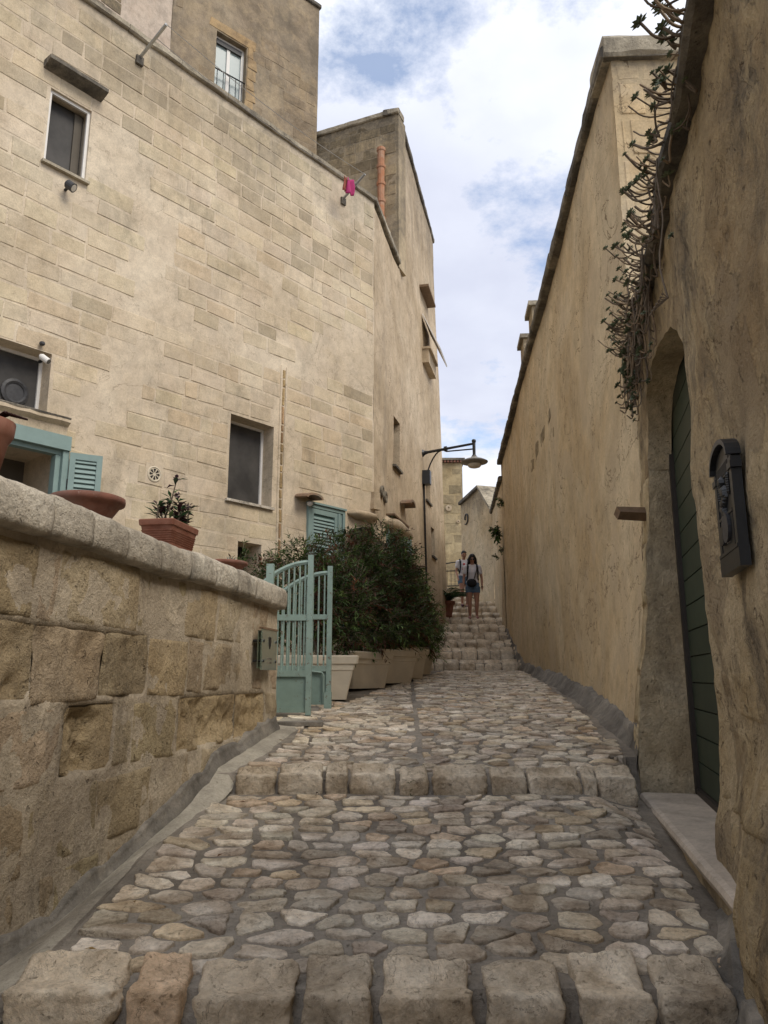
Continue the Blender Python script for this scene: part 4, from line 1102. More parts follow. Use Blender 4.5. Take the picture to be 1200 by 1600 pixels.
# lichen-free dark vents near the corner
for (u,v) in ((594,768),(599,777)):
    a,z=pixw(SW,u,v); m=MB(); Ms=Matrix.Rotation(SW.rot(),3,'Z')@Matrix.Rotation(R(90),3,'X')
    m.lathe(SW.P(a,z,.045),[(.10,-.02),(.10,.012),(.07,.018),(.05,.0),(.0,.0)],14,Ms); m.build('vent',M['cap_light'],house)
# small tiled vent above the lamp side
a,z=pixw(SW,630,790); m=MB()
rings=[[SW.P(a+.22*math.cos(R(180*j/8)),z+.10*math.sin(R(180*j/8)),o) for j in range(9)]+[SW.P(a+.17*math.cos(R(180*j/8)),z-.02+.08*math.sin(R(180*j/8)),o) for j in range(8,-1,-1)] for o in (0,.2)]
m.loft(rings); m.build('roof_tile',M['tile'],house)
# strip of small bricks let into a vertical chase
zt=FW.pix(443,578)[1]; z=zt; rb=random.Random(4)
while z>.35:
    h=rb.uniform(.10,.30); m=MB(); k=rb.random(); b=rb.uniform(.75,1.1)
    m.cur=(b*1.15,b*1.02,b*.78) if k<.5 else ((b*1.0,b*.80,b*.66) if k<.75 else (b*.8,b*.74,b*.62))
    block(m,FW,(strip_s-.035,strip_s+.018,z-h+.012,z),.012,rb,offF,jit=.006,cham=.01); m.build('brick',M['low'],house); z-=h
for sgn in (-1,1):
    m=MB(); n=40; rings=[]
    for i in range(n+1):
        zz=.3+(zt+.05-.3)*i/n; c0=strip_s-.008+sgn*.050
        rings.append([FW.P(c0+dx_+.008*nz(zz,sgn,1,3,2),zz,offF(c0,zz)+oo) for dx_,oo in ((-.022,-.01),(-.015,.014),(.015,.014),(.022,-.01))])
    m.loft(rings); m.build('mortar_band',M['facade_joint'],house)
# white ventilation rosette
a,z=FW.pix(241,741,.01); vr=MB(); Mf=Matrix.Rotation(FW.rot(),3,'Z')@Matrix.Rotation(R(90),3,'X')
vr.lathe(FW.P(a,z,.012),[(.098,-.02),(.098,.006),(.085,.012),(.078,.004),(.0,.003)],24,Mf)
vo=vr.build('vent_rosette',M['cream'],house)
for k in range(8):
    t=k*math.pi/4; m=MB(); P=[]
    for rr_,tt in ((.022,-.12),(.066,-.26),(.070,0),(.066,.26),(.022,.12)): P.append(FW.P(a+rr_*math.cos(t+tt),z+rr_*math.sin(t+tt),.0185))
    i=[m.vert(p) for p in P]; m.face(*i); j=[m.vert(p-Vector((FW.nx,FW.ny,0))*.006) for p in P]
    for q in range(5): m.face(i[q],i[(q+1)%5],j[(q+1)%5],j[q])
    m.build('slot',M['dark'],vo)
m=MB(); m.wbox(FW,a-.12,a+.12,z-.13,z+.13,-.01,.012); m.build('plate',M['facade_joint'],vo)
# spotlight and camera
def bracket_lamp(W,u,v,name,label,cat,mat,r=.055,L=.10,tilt=(.5,-.5)):
    a,z=W.pix(u,v,.09); p=W.P(a,z,.12); e=empty(name,W.P(a,z,0),label,cat)
    m=MB(); m.tube([W.P(a,z,-.0),W.P(a,z,.07)],.018,8); m.build('bracket',M['iron'],e)
    d=(Vector((W.nx,W.ny,0))*tilt[0]+Vector((W.dx,W.dy,0))*.45+Vector((0,0,tilt[1]))).normalized()
    m=MB(); m.tube([p-d*L*.6,p-d*L*.4,p+d*L*.4,p+d*L*.5],[r*.6,r,r,r*1.08],14); b=m.build('body',mat,e)
    m=MB(); m.tube([p+d*L*.5,p+d*L*.54],[r*.8,r*.78],14); m.build('lens',M['glass'] if mat is not M['iron_soft'] else M['lampglass'],b)
bracket_lamp(FW,108,292,'spotlight','small round grey spotlight on the wall under the top left window','lamp',M['iron_soft'],r=.052,L=.10)
bracket_lamp(FW,68,562,'security_camera','small white camera at the corner of the lower left window','camera',M['white'],r=.035,L=.11)
a,z=FW.pix(63,541); m=MB(); m.lathe(FW.P(a,z,.04),[(.02,0),(.03,.01),(.03,.03),(.02,.04)],10); m.build('hook_ring',M['iron_soft'],house)
# white window with rail in the tall block
wT=win(TW,TH_,tower,-.12,-.15,.06,mat=M['curtain'],mull=True)
a0,a1,z0,z1=TH_[:4]
m=MB(); m.wbox(TW,a0+.06,a1-.06,z1-.17,z1-.06,-.13,-.10); m.build('blind_box',M['iron_soft'],wT)
m=MB(); zt=z0+.62
m.tube([TW.P(a0,zt,-.03),TW.P(a1,zt,-.03)],.014,6); m.tube([TW.P(a0,z0+.05,-.03),TW.P(a1,z0+.05,-.03)],.010,6)
ra=m.build('railing',M['iron'],wT)
for k in range(5):
    m=MB(); aa=a0+(a1-a0)*(k+.5)/5; m.tube([TW.P(aa,z0+.02,-.03),TW.P(aa,zt,-.03)],.009,5); m.build('bar',M['iron'],ra)
# clothes line
def tip(W,ub,vb,ut,vt):
    a,z=W.pix(ub,vb); q=Wall(W.P(a,0).x,W.P(a,0).y,W.nx,W.ny,1); o,zt=q.pix(ut,vt); return a,z,o,zt
cl1=empty('clothes_line',FW.P(-4,8.0,0),'two poles leaning out over the parapet with thin washing lines between them','clothes line')
T=[]
for (ub,vb,ut,vt) in ((217,92,260,38),(535,312,570,272)):
    a,z,o,zt=tip(FW,ub,vb,ut,vt); print('pole',a,z,o,zt)
    d=(FW.P(a,zt,o)-FW.P(a,z,0)); m=MB(); m.tube([FW.P(a,z,0),FW.P(a,zt,o)],.022,8); m.build('pole',M['metal'],cl1); T.append((a,z,o,zt))
    m=MB(); m.wbox(FW,a-.05,a+.05,z-.10,z+.02,-.01,.04); m.build('wall_socket',M['cap'],cl1)
for f in (1.0,.62):
    P=[]
    for i in range(13):
        u=i/12; A=FW.P(T[0][0],T[0][1]+(T[0][3]-T[0][1])*f,T[0][2]*f); B=FW.P(T[1][0],T[1][1]+(T[1][3]-T[1][1])*f,T[1][2]*f)
        P.append(A.lerp(B,u)-Vector((0,0,.10*4*u*(1-u))))
    m=MB(); m.tube(P,.006,4); m.build('line',M['line'],cl1)
    if f<1: PL=P
# cloth on the line
A=FW.P(T[0][0],T[0][1]+(T[0][3]-T[0][1])*.62,T[0][2]*.62); B=FW.P(T[1][0],T[1][1]+(T[1][3]-T[1][1])*.62,T[1][2]*.62)
dd=(A-B).normalized()
ce=empty('hanging_cloth',B+dd*.2-Vector((0,0,.4)),'small magenta cloth hanging from the washing line by the right pole','cloth')
m=MB(); m.grid(lambda u,v:B+dd*(.08+.17*u)-Vector((0,0,.0+.27*v+.03*u))+Vector((FW.nx,FW.ny,0))*(.03*math.sin(u*8+v*3)+.02),8,8)
o_=m.build('cloth',M['pinkcloth'],ce,smooth=True)
sm=o_.modifiers.new('th','SOLIDIFY'); sm.thickness=.006
m=MB(); m.grid(lambda u,v:B+dd*(.23+.07*u)-Vector((0,0,.02+.24*v))+Vector((FW.nx,FW.ny,0))*(.03*math.sin(u*8+v*3)),4,6)
o_=m.build('cloth_fold',M['redcloth'],ce,smooth=True); sm=o_.modifiers.new('th','SOLIDIFY'); sm.thickness=.006
# ================================================= street lamp on the wall
a,z=pixw(SW,660,747); base_=SW.P(a,z,0)
lamp=empty('street_lamp',base_,'black wall bracket street lamp with a flat round shade over the steps','lamp')
m=MB(); m.box((-.10,-.02,-.15),(.10,.16,.15),Matrix.Translation(base_+Vector((SW.nx,SW.ny,0))*.02)@Matrix.Rotation(math.atan2(SW.dy,SW.dx)+math.pi,4,'Z')); m.build('junction_box',M['iron'],lamp)
zt=z+.60; zb=z-2.9
m=MB(); m.tube([SW.P(a,zb,.03),SW.P(a,z-.1,.03)],.022,6); m.build('conduit',M['iron'],lamp)
out_=1.12; tipP=SW.P(a,zt,out_)+Vector((0,-.2,.05))
w0=SW.P(a,zt-.04,.0); 
m=MB(); m.tube([w0,w0.lerp(tipP,.06),w0.lerp(tipP,.12),tipP],[.10,.05,.032,.026],8); m.tube([w0.lerp(tipP,.44),w0.lerp(tipP,.49)],[.06,.06],8); m.build('arm',M['iron'],lamp)
P=[SW.P(a,z+.15,.12)]+[SW.P(a,z+.15,.12).lerp(w0.lerp(tipP,.47)-Vector((0,0,.06)),t)+Vector((0,0,.18*math.sin(math.pi*t)**.8)) for t in (.15,.3,.45,.6,.75,.9,1)]+[tipP-Vector((0,0,.12))]
m=MB(); m.tube(P,.016,6); m.build('stay',M['iron'],lamp)
m=MB(); m.tube([tipP+Vector((0,0,.09)),tipP+Vector((0,0,.06)),tipP+Vector((0,0,.01)),tipP-Vector((0,0,.24)),tipP-Vector((0,0,.28))],[.035,.05,.035,.032,.055],8); m.build('hanger',M['iron'],lamp)
m=MB(); m.lathe(tipP-Vector((0,0,.46)),[(.10,.0),(.28,.035),(.29,.055),(.21,.10),(.09,.14),(.05,.18)],24); sh_=m.build('lamp_shade',M['lampshade'],lamp,smooth=False)
m=MB(); m.lathe(tipP-Vector((0,0,.54)),[(.06,0),(.12,.02),(.15,.06),(.15,.08)],20); m.build('lamp_glass',M['lampglass'],sh_,smooth=True)
# ================================================= letter boxes
def mailbox(W,a0,a1,z0,z1,dep,label,o=0):
    e=empty('mailbox',W.P((a0+a1)/2,z0,o),label,'mailbox')
    w=a1-a0; h=z1-z0; X=lambda a,z,d:W.P(a0+w*a,z0+h*z,o+dep*d)
    zc_=.80
    m=MB(); rings=[]
    prof=[(0,0),(0,zc_)]+[(.5-.5*math.cos(R(18*k)),zc_+.13*math.sin(R(18*k))) for k in range(1,10)]+[(1,zc_),(1,0)]
    m.loft([[X(*p,-.05) for p in prof],[X(*p,.80) for p in prof]]); m.build('body',M['iron'],e)
    # overhanging arched hood
    m=MB(); pr=[(.5-.58*math.cos(R(15*k)),zc_+.19*math.sin(R(15*k))) for k in range(0,13)]; pi=[(.5-.52*math.cos(R(15*k)),zc_+.15*math.sin(R(15*k))) for k in range(12,-1,-1)]
    m.loft([[X(*p,-.05) for p in pr+pi],[X(*p,1.35) for p in pr+pi]]); m.build('hood',M['iron'],e)
    def bx(n,a_,b_,c_,d_,f0,f1,mat=M['iron'],par=e): m=MB(); m.wbox(W,a0+w*a_,a0+w*b_,z0+h*c_,z0+h*d_,o+dep*f0,o+dep*f1); return m.build(n,mat,par)
    bx('pilaster',-.05,.08,.03,.79,.0,.95); bx('pilaster',.92,1.05,.03,.79,.0,.95)
    bx('capital',-.09,.12,.70,.75,.0,1.08); bx('capital',.88,1.09,.70,.75,.0,1.08)
    bx('base_moulding',-.08,1.08,-.02,.12,.0,1.0); bx('base_moulding',-.06,1.06,.12,.145,.0,1.08)
    fl=bx('letter_flap',.12,.88,.70,.82,.8,.9); bx('slot',.16,.84,.715,.80,.9,.93,M['dark'],fl)
    # relief ornament: garland and stems
    m=MB(); rr=random.Random(3)
    for k in range(26):
        t=k/25; zz=.42+.26*t; aa=.5+.10*math.sin(t*9)+rr.uniform(-.05,.05)
        c=X(aa,zz,.84); r=.016*rr.uniform(.6,1.2)
        m.lathe(c-Vector((0,0,r)),[(r*.3,0),(r,r*.7),(r,r*1.3),(r*.3,r*2)],7)
    for sx in (.22,.78):
        for k in range(8):
            c=X(sx,.56+.018*k,.84); r=.010; m.lathe(c-Vector((0,0,r)),[(r*.4,0),(r,r),(r*.4,r*2)],6)
    tag(m.build('relief_ornament',M['iron'],e),kind='stuff')
    d=bx('door_panel',.14,.86,.15,.395,.8,.92); bx('rail',.10,.90,.40,.42,.8,1.0)
    m=MB(); Mr=Matrix.Rotation(W.rot(),3,'Z')@Matrix.Rotation(R(90),3,'X')
    m.lathe(X(.45,.31,.92),[(.05,-.01),(.045,.010),(.02,.016),(.0,.016)],14,Mr,1); m.build('lock_plate',M['iron_soft'],d)
    bx('handle',.60,.76,.20,.34,.92,1.25,M['iron'],d); bx('name_plate',.40,.56,.20,.245,.92,.96,M['white'],d)
    return e
sA=2.15/.9727
mailbox(NP,sA+.15,sA+.41,.335,.76,.032,'ornate black cast iron letter box on the near right wall',o=.012)
a,zt=FW.pix(567,826,.1)
mailbox(FW,a-.17,a+.17,zt-.50,zt+.02,.12,'small black letter box behind the shrubs by the house corner',o=.01)
a,z=FW.pix(586,836,.05); m=MB(); m.lathe(FW.P(a,z-.16,.03),[(.04,0),(.12,.05),(.14,.16),(.11,.28),(.04,.32)],12,None,.8); m.build('stone_boss',M['side'],house,smooth=True)
# ================================================= glass sign on the low wall
a0=LW.pix(409,1010,.07)[0]; a1=LW.pix(432,1015,.07)[0]; zt=LW.pix(420,984,.07)[1]; zb=LW.pix(418,1047,.07)[1]
a1=min(a1,-.01+.02)
gs=empty('glass_sign',LW.P((a0+a1)/2,zb,.03),'greenish glass plate with a small dark shield fixed near the end of the low wall','sign')
m=MB(); m.wbox(LW,a0,a1,zb,zt,.062,.072); gp=m.build('glass_plate',M['signglass'],gs)
m=MB(); m.wbox(LW,a0-.004,a1+.004,zt,zt+.012,.05,.078); m.build('top_rail',M['wood'],gs)
m=MB(); m.wbox(LW,a0+.01,a1-.01,zb+.01,zt-.01,.036,.040); bp_=m.build('backing',plain('sign_backing',(.16,.18,.125),.7,var=.15,scale=18),gs)
ac=(a0+a1)/2; zs=zt-.085; m=MB(); P=[LW.P(ac+x,zs+y,.0745) for x,y in ((-.028,.035),(.028,.035),(.028,-.005),(.018,-.032),(0,-.048),(-.018,-.032),(-.028,-.005))]
i=[m.vert(p) for p in P]; m.face(*i); j=[m.vert(p-Vector((LW.nx,LW.ny,0))*.002) for p in P]
for q in range(7): m.face(i[q],i[(q+1)%7],j[(q+1)%7],j[q])
m.build('shield_emblem',M['iron'],gp)
for (x,zz) in ((a0+.03,zt-.08),(a1-.03,zt-.08),(a0+.03,zb+.06),(a1-.03,zb+.06)):
    m=MB(); m.tube([LW.P(x,zz,.0),LW.P(x,zz,.080)],.009,8); m.build('standoff',M['iron'],gs)
for k,(wd,zz) in enumerate(((.12,.20),(.09,.225))):   # two faint worn lines of lettering, unreadable in the photograph
    m=MB(); rr=random.Random(k); x=ac-wd/2
    while x<ac+wd/2:
        ww=rr.uniform(.006,.014); m.wbox(LW,x,x+ww,zt-zz-.006,zt-zz+.006,.0725,.0735); x+=ww+.005
    m.build('faded_lettering',M['cap'],gp)
# wooden stub on the high wall
a,z=NW.pix(972,803); st=MB(); p=RW.P(-.12,1.13,-.02)
q=at_y(962,803,5.05); w_=RW.P(-.2,q.z,-.05)
st.tube([Vector((w_.x,5.08,q.z)),Vector((q.x,5.02,q.z))],[.05,.045],4)
tag(st.build('timber_stub',M['wood'],None),'short weathered timber stub sticking out of the right wall beside the doorway','timber')
# ================================================= pots on the low wall
def pot_at(u,v_base,z=.668,o=-.17):
    y=None
    # walk along the wall until the column matches
    best=min((abs(proj(LW.P(s/100,z,o))[0]-u),s/100) for s in range(-500,0)); return LW.P(best[1],z,o),best[1]
def bowl(u,r,h,label,soil=True):
    p,_=pot_at(u,0); e=empty('terracotta_bowl',p,label,'plant pot','terracotta bowls on the low wall')
    m=MB(); m.lathe(p,[(r*.45,0),(r*.62,h*.25),(r*.82,h*.62),(r*.88,h*.72),(r*.98,h*.76),(r*1.0,h*.86),(r*.99,h*.97),(r*.93,h),(r*.86,h*.93)],32); m.build('bowl',M['terra_old'],e,smooth=True)
    m=MB(); m.lathe(p+Vector((0,0,h*.80)),[(r*.86,0),(r*.84,.01),(.0,.015)],24); m.build('soil',M['soil'],e)
    return e,p
bowl(134,.165,.135,'wide shallow weathered terracotta bowl on the low wall, nearest the green door')
b2,pb=bowl(352,.150,.10,'small shallow terracotta bowl at the far end of the low wall')
m=MB(); m.cur=(.25,.33,.30)
rr=random.Random(2)
for k in range(8):
    t=rr.uniform(0,6.28); c=pb+Vector((.03+.02*math.cos(t),.02*math.sin(t),.095)); m.quad(c,c+Vector((.012*math.cos(t),.012*math.sin(t),.02)),c+Vector((.02*math.cos(t),.02*math.sin(t),.045)),c+Vector((.012*math.cos(t+.6),.012*math.sin(t+.6),.02)))
m.build('seedling',M['leaf'],b2)
def boxpot(c,L,Wd,h,rot,label,mat,name,cat,group=None,taper=.82,rimh=.2,grooves=False,fill=True):
    e=empty(name,c,label,cat,group); Mr=Matrix.Rotation(rot,3,'Z')
    def rect(sx,sy,z,r=.12):
        P=[];
        for (cx,cy,a0_) in ((1,1,0),(-1,1,90),(-1,-1,180),(1,-1,270)):
            for k in range(4):
                t=R(a0_+30*k); rad=r*min(sx,sy)
                P.append(c+Mr@Vector((cx*(sx-rad)+rad*math.cos(t),cy*(sy-rad)+rad*math.sin(t),z)))
        return P
    hl,hw=L/2,Wd/2; rings=[rect(hl*taper,hw*taper,0)]
    zr=h*(1-rimh)
    if grooves:
        for k in range(7):
            zz=h*.28+k*h*.065; f=taper+(1-taper)*.85*zz/zr
            rings+= [rect(hl*f,hw*f,zz),rect(hl*f-.004,hw*f-.004,zz+h*.015)]
    else:
        f=taper+(1-taper)*.85*.68; rings+= [rect(hl*f,hw*f,h*.66),rect(hl*f+.006,hw*f+.006,h*.665)]
    rings+= [rect(hl*.95,hw*.93,zr),rect(hl*1.0,hw*1.0,zr+.004),rect(hl*1.02,hw*1.03,h*.97),rect(hl*1.0,hw*1.0,h),rect(hl*.93,hw*.88,h),rect(hl*.90,hw*.85,h*.93)]
    m=MB(); m.loft(rings); m.build('container',mat,e,smooth=False)
    m=MB(); m.loft([rect(hl*.9,hw*.86,h*.92),rect(hl*.9,hw*.86,h*.935)]); m.build('soil',M['soil'],e)
    return e
p,_=pot_at(262,0); p=p+Vector((0,0,-.005))
boxpot(p,.36,.20,.185,R(81+0),'rectangular ribbed terracotta trough on the low wall holding a leafy plant',M['terracotta'],'terracotta_trough','plant pot',grooves=True,taper=.78)
# plant in it
def leaf(m,p,d,L,w,droop=.2,up=Vector((0,0,1)),fold=.15):
    d=d.normalized(); s=d.cross(up)
    if s.length<.05: s=d.cross(Vector((1,0,0)))
    s.normalize(); n=s.cross(d)
    a=p; b=p+d*L*.45+s*w/2+n*w*fold; c=p+d*L-Vector((0,0,droop*L)); e=p+d*L*.45-s*w/2+n*w*fold; mid=p+d*L*.5-Vector((0,0,droop*L*.25))
    i=[m.vert(q) for q in (a,b,c,e,mid)]; m.face(i[0],i[1],i[4]); m.face(i[1],i[2],i[4]); m.face(i[2],i[3],i[4]); m.face(i[3],i[0],i[4])
rp=random.Random(13)
pl=empty('potted_plant',p+Vector((0,0,.17)),'dark leafy plant with purple flower heads growing in the terracotta trough','plant')
ms=MB(); mf=MB(); tips=[]
Mt=Matrix.Rotation(R(81),3,'Z')
for k in range(13):
    b=p+Mt@Vector((rp.uniform(-.13,.13),rp.uniform(-.05,.05),.17)); L=rp.uniform(.08,.17)
    if k==0: L=.27
    if k==1: L=.24
    d=Vector((rp.uniform(-.5,.5),rp.uniform(-.4,.4),1.0)).normalized(); t=b+d*L
    ms.tube([b,b.lerp(t,.5)+Vector((.008,0,0)),t],[.006,.005,.003],5); tips.append((t,L))
    for j in range(int(L*75)+2):
        q=b.lerp(t,rp.uniform(.1,1)); a=rp.uniform(0,6.28); g=rp.random()
        mf.cur=(.045,.105,.04) if g<.35 else ((.10,.16,.055) if g<.42 else ((.05,.022,.025) if g<.8 else (.03,.05,.028)))
        leaf(mf,q,Vector((math.cos(a),math.sin(a),rp.uniform(.15,.9))),rp.uniform(.05,.095),rp.uniform(.018,.03),rp.uniform(0,.3))
ms.build('stem',M['stem'],pl); tag(mf.build('foliage',M['leaf'],pl),kind='stuff')
for k in (0,1,5,8):
    t,L=tips[k]; m=MB()
    for j in range(26 if k<2 else 12):
        m.cur=(.07,.025,.045) if j%3 else (.30,.24,.27)
        a=rp.uniform(0,6.28); el=rp.uniform(-.2,1.2); leaf(m,t+Vector((rp.uniform(-.01,.01),rp.uniform(-.01,.01),rp.uniform(-.015,.015))),Vector((math.cos(a),math.sin(a),el)),.026,.012,.0)
    m.build('flower',M['leaf'],pl)
# pot at the very left edge
pe,_=pot_at(-46,0); e=empty('terracotta_pot',pe,'tall terracotta pot cut by the left edge of the picture, on the low wall','plant pot')
m=MB(); m.lathe(pe,[(.075,0),(.105,.165),(.115,.18),(.122,.195),(.125,.24),(.11,.245),(.10,.225)],28); m.build('pot',M['terracotta'],e,smooth=True)
m=MB(); m.lathe(pe+Vector((0,0,.22)),[(.11,0),(0,.01)],20); m.build('soil',M['soil'],e)
m=MB(); m.cur=(.16,.05,.04)
for k in range(7):
    a=rp.uniform(-1.2,1.2); b=pe+Vector((.04,.0,.24)); 
    P=[b,b+Vector((.06,.02*a,.03)),b+Vector((.10+.02*a,.04*a,.02))]; m.tube(P,.004,4)
m.build('dry_stem',M['stem'],e)
# ================================================= gate leaves
def gate(y,x0,x1,arch_l,arch_r,label,nb,rev=False,zsc=1):
    """x0 hinge side, x1 free side; arch rises from arch_l to arch_r"""
    zg=gz((x0+x1)/2,y)+.025; W=Wall(x0,y,x1-x0,.0,1); L=x1-x0
    e=empty('gate_leaf',(x0,y,zg),label,'gate','two leaves of the green iron gate')
    P=.052; zl=zg+.30; zm=zg+.76 
    top=lambda a:arch_l+(arch_r-arch_l)*(1-(1-min(1,max(0,a/L)))**2.2)
    m=MB(); m.wbox(W,L-.045,L,zg-.01,arch_r+.06,-.02,.025); m.build('post',M['gate'],e)
    m=MB(); m.wbox(W,0,.035,zg-.0,top(0)+.02,-.018,.022); m.build('post',M['gate'],e)
    m=MB(); m.wbox(W,.035,L-.045,zm,zm+.045,-.016,.02); m.build('rail',M['gate'],e)
    m=MB(); m.wbox(W,.035,L-.045,zl,zl+.05,-.016,.024); m.build('rail',M['gate'],e)
    m=MB(); m.wbox(W,.035,L-.045,zg+.012,zl,-.005,.006); m.wbox(W,.035,L-.045,zg+.012,zg+.05,.0062,.014); m.build('kick_panel',M['gatepanel'],e)
    m=MB(); m.tube([W.P(a,top(a),0) for a in [L*k/14 for k in range(15)]],.021,6); m.build('top_arch',M['gate'],e)
    for k in range(nb):
        a=.035+(L-.08)*(k+.5)/nb; m=MB(); m.tube([W.P(a,zl+.05,0),W.P(a,zm,0)],.0085,6); m.tube([W.P(a,zm+.045,0),W.P(a,top(a)-.01,0)],.0085,6); m.build('bar',M['gate'],e)
    return e,W,zg
gA,WA,zA=gate(6.50,-1.10,-.600,.70,.955,'nearer green iron gate leaf with arched top, against the end of the low wall',9)
gB,WB,zB=gate(7.00,-1.02,-.470,.66,.93,'farther green iron gate leaf standing behind the other one',9)
m=MB(); m.tube([WB.P(.38,zB+.30,.03),WB.P(.47,zB+.29,.03),WB.P(.485,zB+.26,.03),WB.P(.485,zB+.02,.03)],.009,6); m.build('drop_bolt',M['gate'],gB)
m=MB(); m.wbox(WB,.49,.555,zB-.02,zB+.12,-.03,.045); m.build('bolt_box',M['gate'],gB)
hp=MB(); hp.box((-.03,-.03,0),(.03,.03,1.26),Matrix.Translation((-.94,6.32,gz(-.9,6.3)))); tag(hp.build('gate_post',M['gate'],None),'square green gate post right behind the end of the low wall','post')
m=MB(); m.grid(lambda u,v:(lambda x,y:(x,y,gz(x,y)+.028+.006*nz(x,y,2,6,2)-(.04 if u in(0,1) or v in (0,1) else 0)))(-1.0+.46*u+.04*nz(v*3,1,1,1,2),6.78+.22*v),14,6); tag(m.build('concrete_patch',M['darkcon'],None,smooth=True),kind='structure')
m=MB(); m.box((-.24,-.10,-.01),(.24,.10,.014),Matrix.Translation((.13,10.2,gz(.1,10.2)+.012))@Matrix.Rotation(R(8),4,'Z')); tag(m.build('drain_cover',M['iron_soft'],None),'dark metal drain cover set in the cobbles in front of the planters','drain cover')
m=MB(); m.box((-.30,-.14,-.01),(.25,.12,.02),Matrix.Translation((-.72,6.15,gz(-.7,6.15)+.006))@Matrix.Rotation(R(4),4,'Z')); tag(m.build('paving_slab',M['darkcon'],None),'dark flat slab in the cobbles at the foot of the gate','slab')
# ================================================= planters and shrubs
prot=R(62)
PC=[((-.72,7.75),R(3),.92,.40),((-.30,8.9),R(58),.86,.44),((.02,9.75),R(60),.92,.46),((.22,10.75),R(60),.92,.44),((.40,11.85),R(60),.92,.44)]
plab=['first cream planter, broadside behind the green gate leaves','second cream planter, half hidden behind the first','third cream planter, middle of the row along the street','fourth cream planter, second from the steps','last cream planter, right below the steps']
slab=['shrub in the first planter behind the gate','dense dark shrub in front of the shuttered window','tall shrub with reddish young leaves in the third planter','bushy green shrub in the fourth planter','bright green shrub spilling over the last planter by the steps']
slab=['loose dark shrub standing behind the bars of the green gate','dense dark bamboo-like shrub in front of the louvred window','tall shrub with reddish young leaves under the small letter box','bushy green shrub in the fourth planter below the street door','green shrub spilling over the last planter by the steps']
def shrub(c,zb,blobs,nspr,label,seed,parentless=True,lsize=1.0,cols=None,group='shrubs in the planters',cat='shrub'):
    rs=random.Random(seed); e=empty('shrub',(c[0],c[1],zb),label,cat,group)
    cols=cols or [((.030,.050,.016),.34),((.048,.075,.022),.24),((.075,.105,.032),.12),((.06,.028,.016),.17),((.12,.05,.028),.06),((.020,.028,.012),.07)]
    st=MB(); lf=MB()
    def pick():
        k=rs.random()
        for cc,p in cols:
            if k<p: return cc
            k-=p
        return cols[0][0]
    tot=sum(b[3]*b[4]*b[5] for b in blobs)
    for k in range(7):
        b=rs.choice(blobs); t=Vector((b[0]+rs.uniform(-.6,.6)*b[3],b[1]+rs.uniform(-.6,.6)*b[4],b[2]+b[5]*rs.uniform(.2,.8)))
        s0=Vector((c[0]+rs.uniform(-.12,.12),c[1]+rs.uniform(-.08,.08),zb)); st.tube([s0,s0.lerp(t,.5)+Vector((rs.uniform(-.05,.05),rs.uniform(-.05,.05),0)),t],[.014,.010,.004],5)
    for k in range(int(nspr*1.75)):
        r=rs.random()*tot
        for b in blobs:
            r-=b[3]*b[4]*b[5]
            if r<=0: break
        while True:
            q=Vector((rs.uniform(-1,1),rs.uniform(-1,1),rs.uniform(-1,1)))
            if .15<q.length<1: break
        if rs.random()<.6: q=q.normalized()*rs.uniform(.7,1.04)
        ctr=Vector(b[:3]); p=ctr+Vector((q.x*b[3],q.y*b[4],q.z*b[5]))
        if noise.noise(p*3.2+Vector((seed,0,0)))<-.30: continue
        d=(Vector((q.x,q.y,q.z*.6+.35))+Vector((rs.uniform(-.6,.6),rs.uniform(-.6,.6),rs.uniform(-.5,.5)))).normalized(); L=rs.uniform(.10,.24)
        st.tube([p,p+d*L],[.003,.0015],3,False)
        base=pick(); br=rs.uniform(.7,1.35)
        for j in range(rs.randint(7,12)):
            t=(j+.5)/10; a=p+d*L*min(1,t)-Vector((0,0,.05*t*t)); dd=(d*.7+Vector((rs.uniform(-1,1),rs.uniform(-1,1),rs.uniform(-.7,.5)))).normalized()
            b2_=1.75*br*rs.uniform(.8,1.2); lf.cur=(base[0]*b2_,base[1]*b2_,base[2]*b2_)
            s=dd.cross(Vector((rs.uniform(-.4,.4),rs.uniform(-.4,.4),1))).normalized(); l=rs.uniform(.045,.085)*lsize; w=l*.30
            i=[lf.vert(x) for x in (a,a+dd*l*.4+s*w/2,a+dd*l-Vector((0,0,l*.2)),a+dd*l*.4-s*w/2)]; lf.face(*i)
    st.build('stem',M['stem'],e); tag(lf.build('foliage',M['leaf'],e),kind='stuff'); return e
for k,((x,y),rot,L,Wd) in enumerate(PC):
    zb=min(gz(x+dx_,y+dy_) for dx_ in(-.3,0,.3) for dy_ in (-.2,0,.2))+.03
    boxpot(Vector((x,y,zb)),L,Wd,.40 if k else .42,rot,plab[k],M['planter'],'planter','planter','cream plastic planters in a row',taper=.76)
zp=lambda y:gz(0,y)+.36
shrub((-.72,7.75),zp(7.75),[(-.85,7.95,.85,.38,.3,.5),(-.5,7.9,.70,.34,.25,.5)],520,slab[0],1)
shrub((-.30,8.9),zp(8.9),[(-.42,9.1,1.05,.45,.45,.60),(-.25,8.95,.62,.42,.3,.34)],900,slab[1],2)
shrub((.02,9.75),zp(9.75),[(-.05,9.9,1.25,.42,.42,.66),(.10,9.8,.70,.38,.3,.36)],950,slab[2],3)
shrub((.28,10.75),zp(10.75),[(.14,10.9,1.12,.40,.42,.58),(.34,10.8,.80,.38,.32,.34)],850,slab[3],4,cols=[((.045,.075,.02),.42),((.075,.11,.03),.28),((.11,.15,.045),.1),((.10,.05,.025),.12),((.022,.032,.012),.08)])
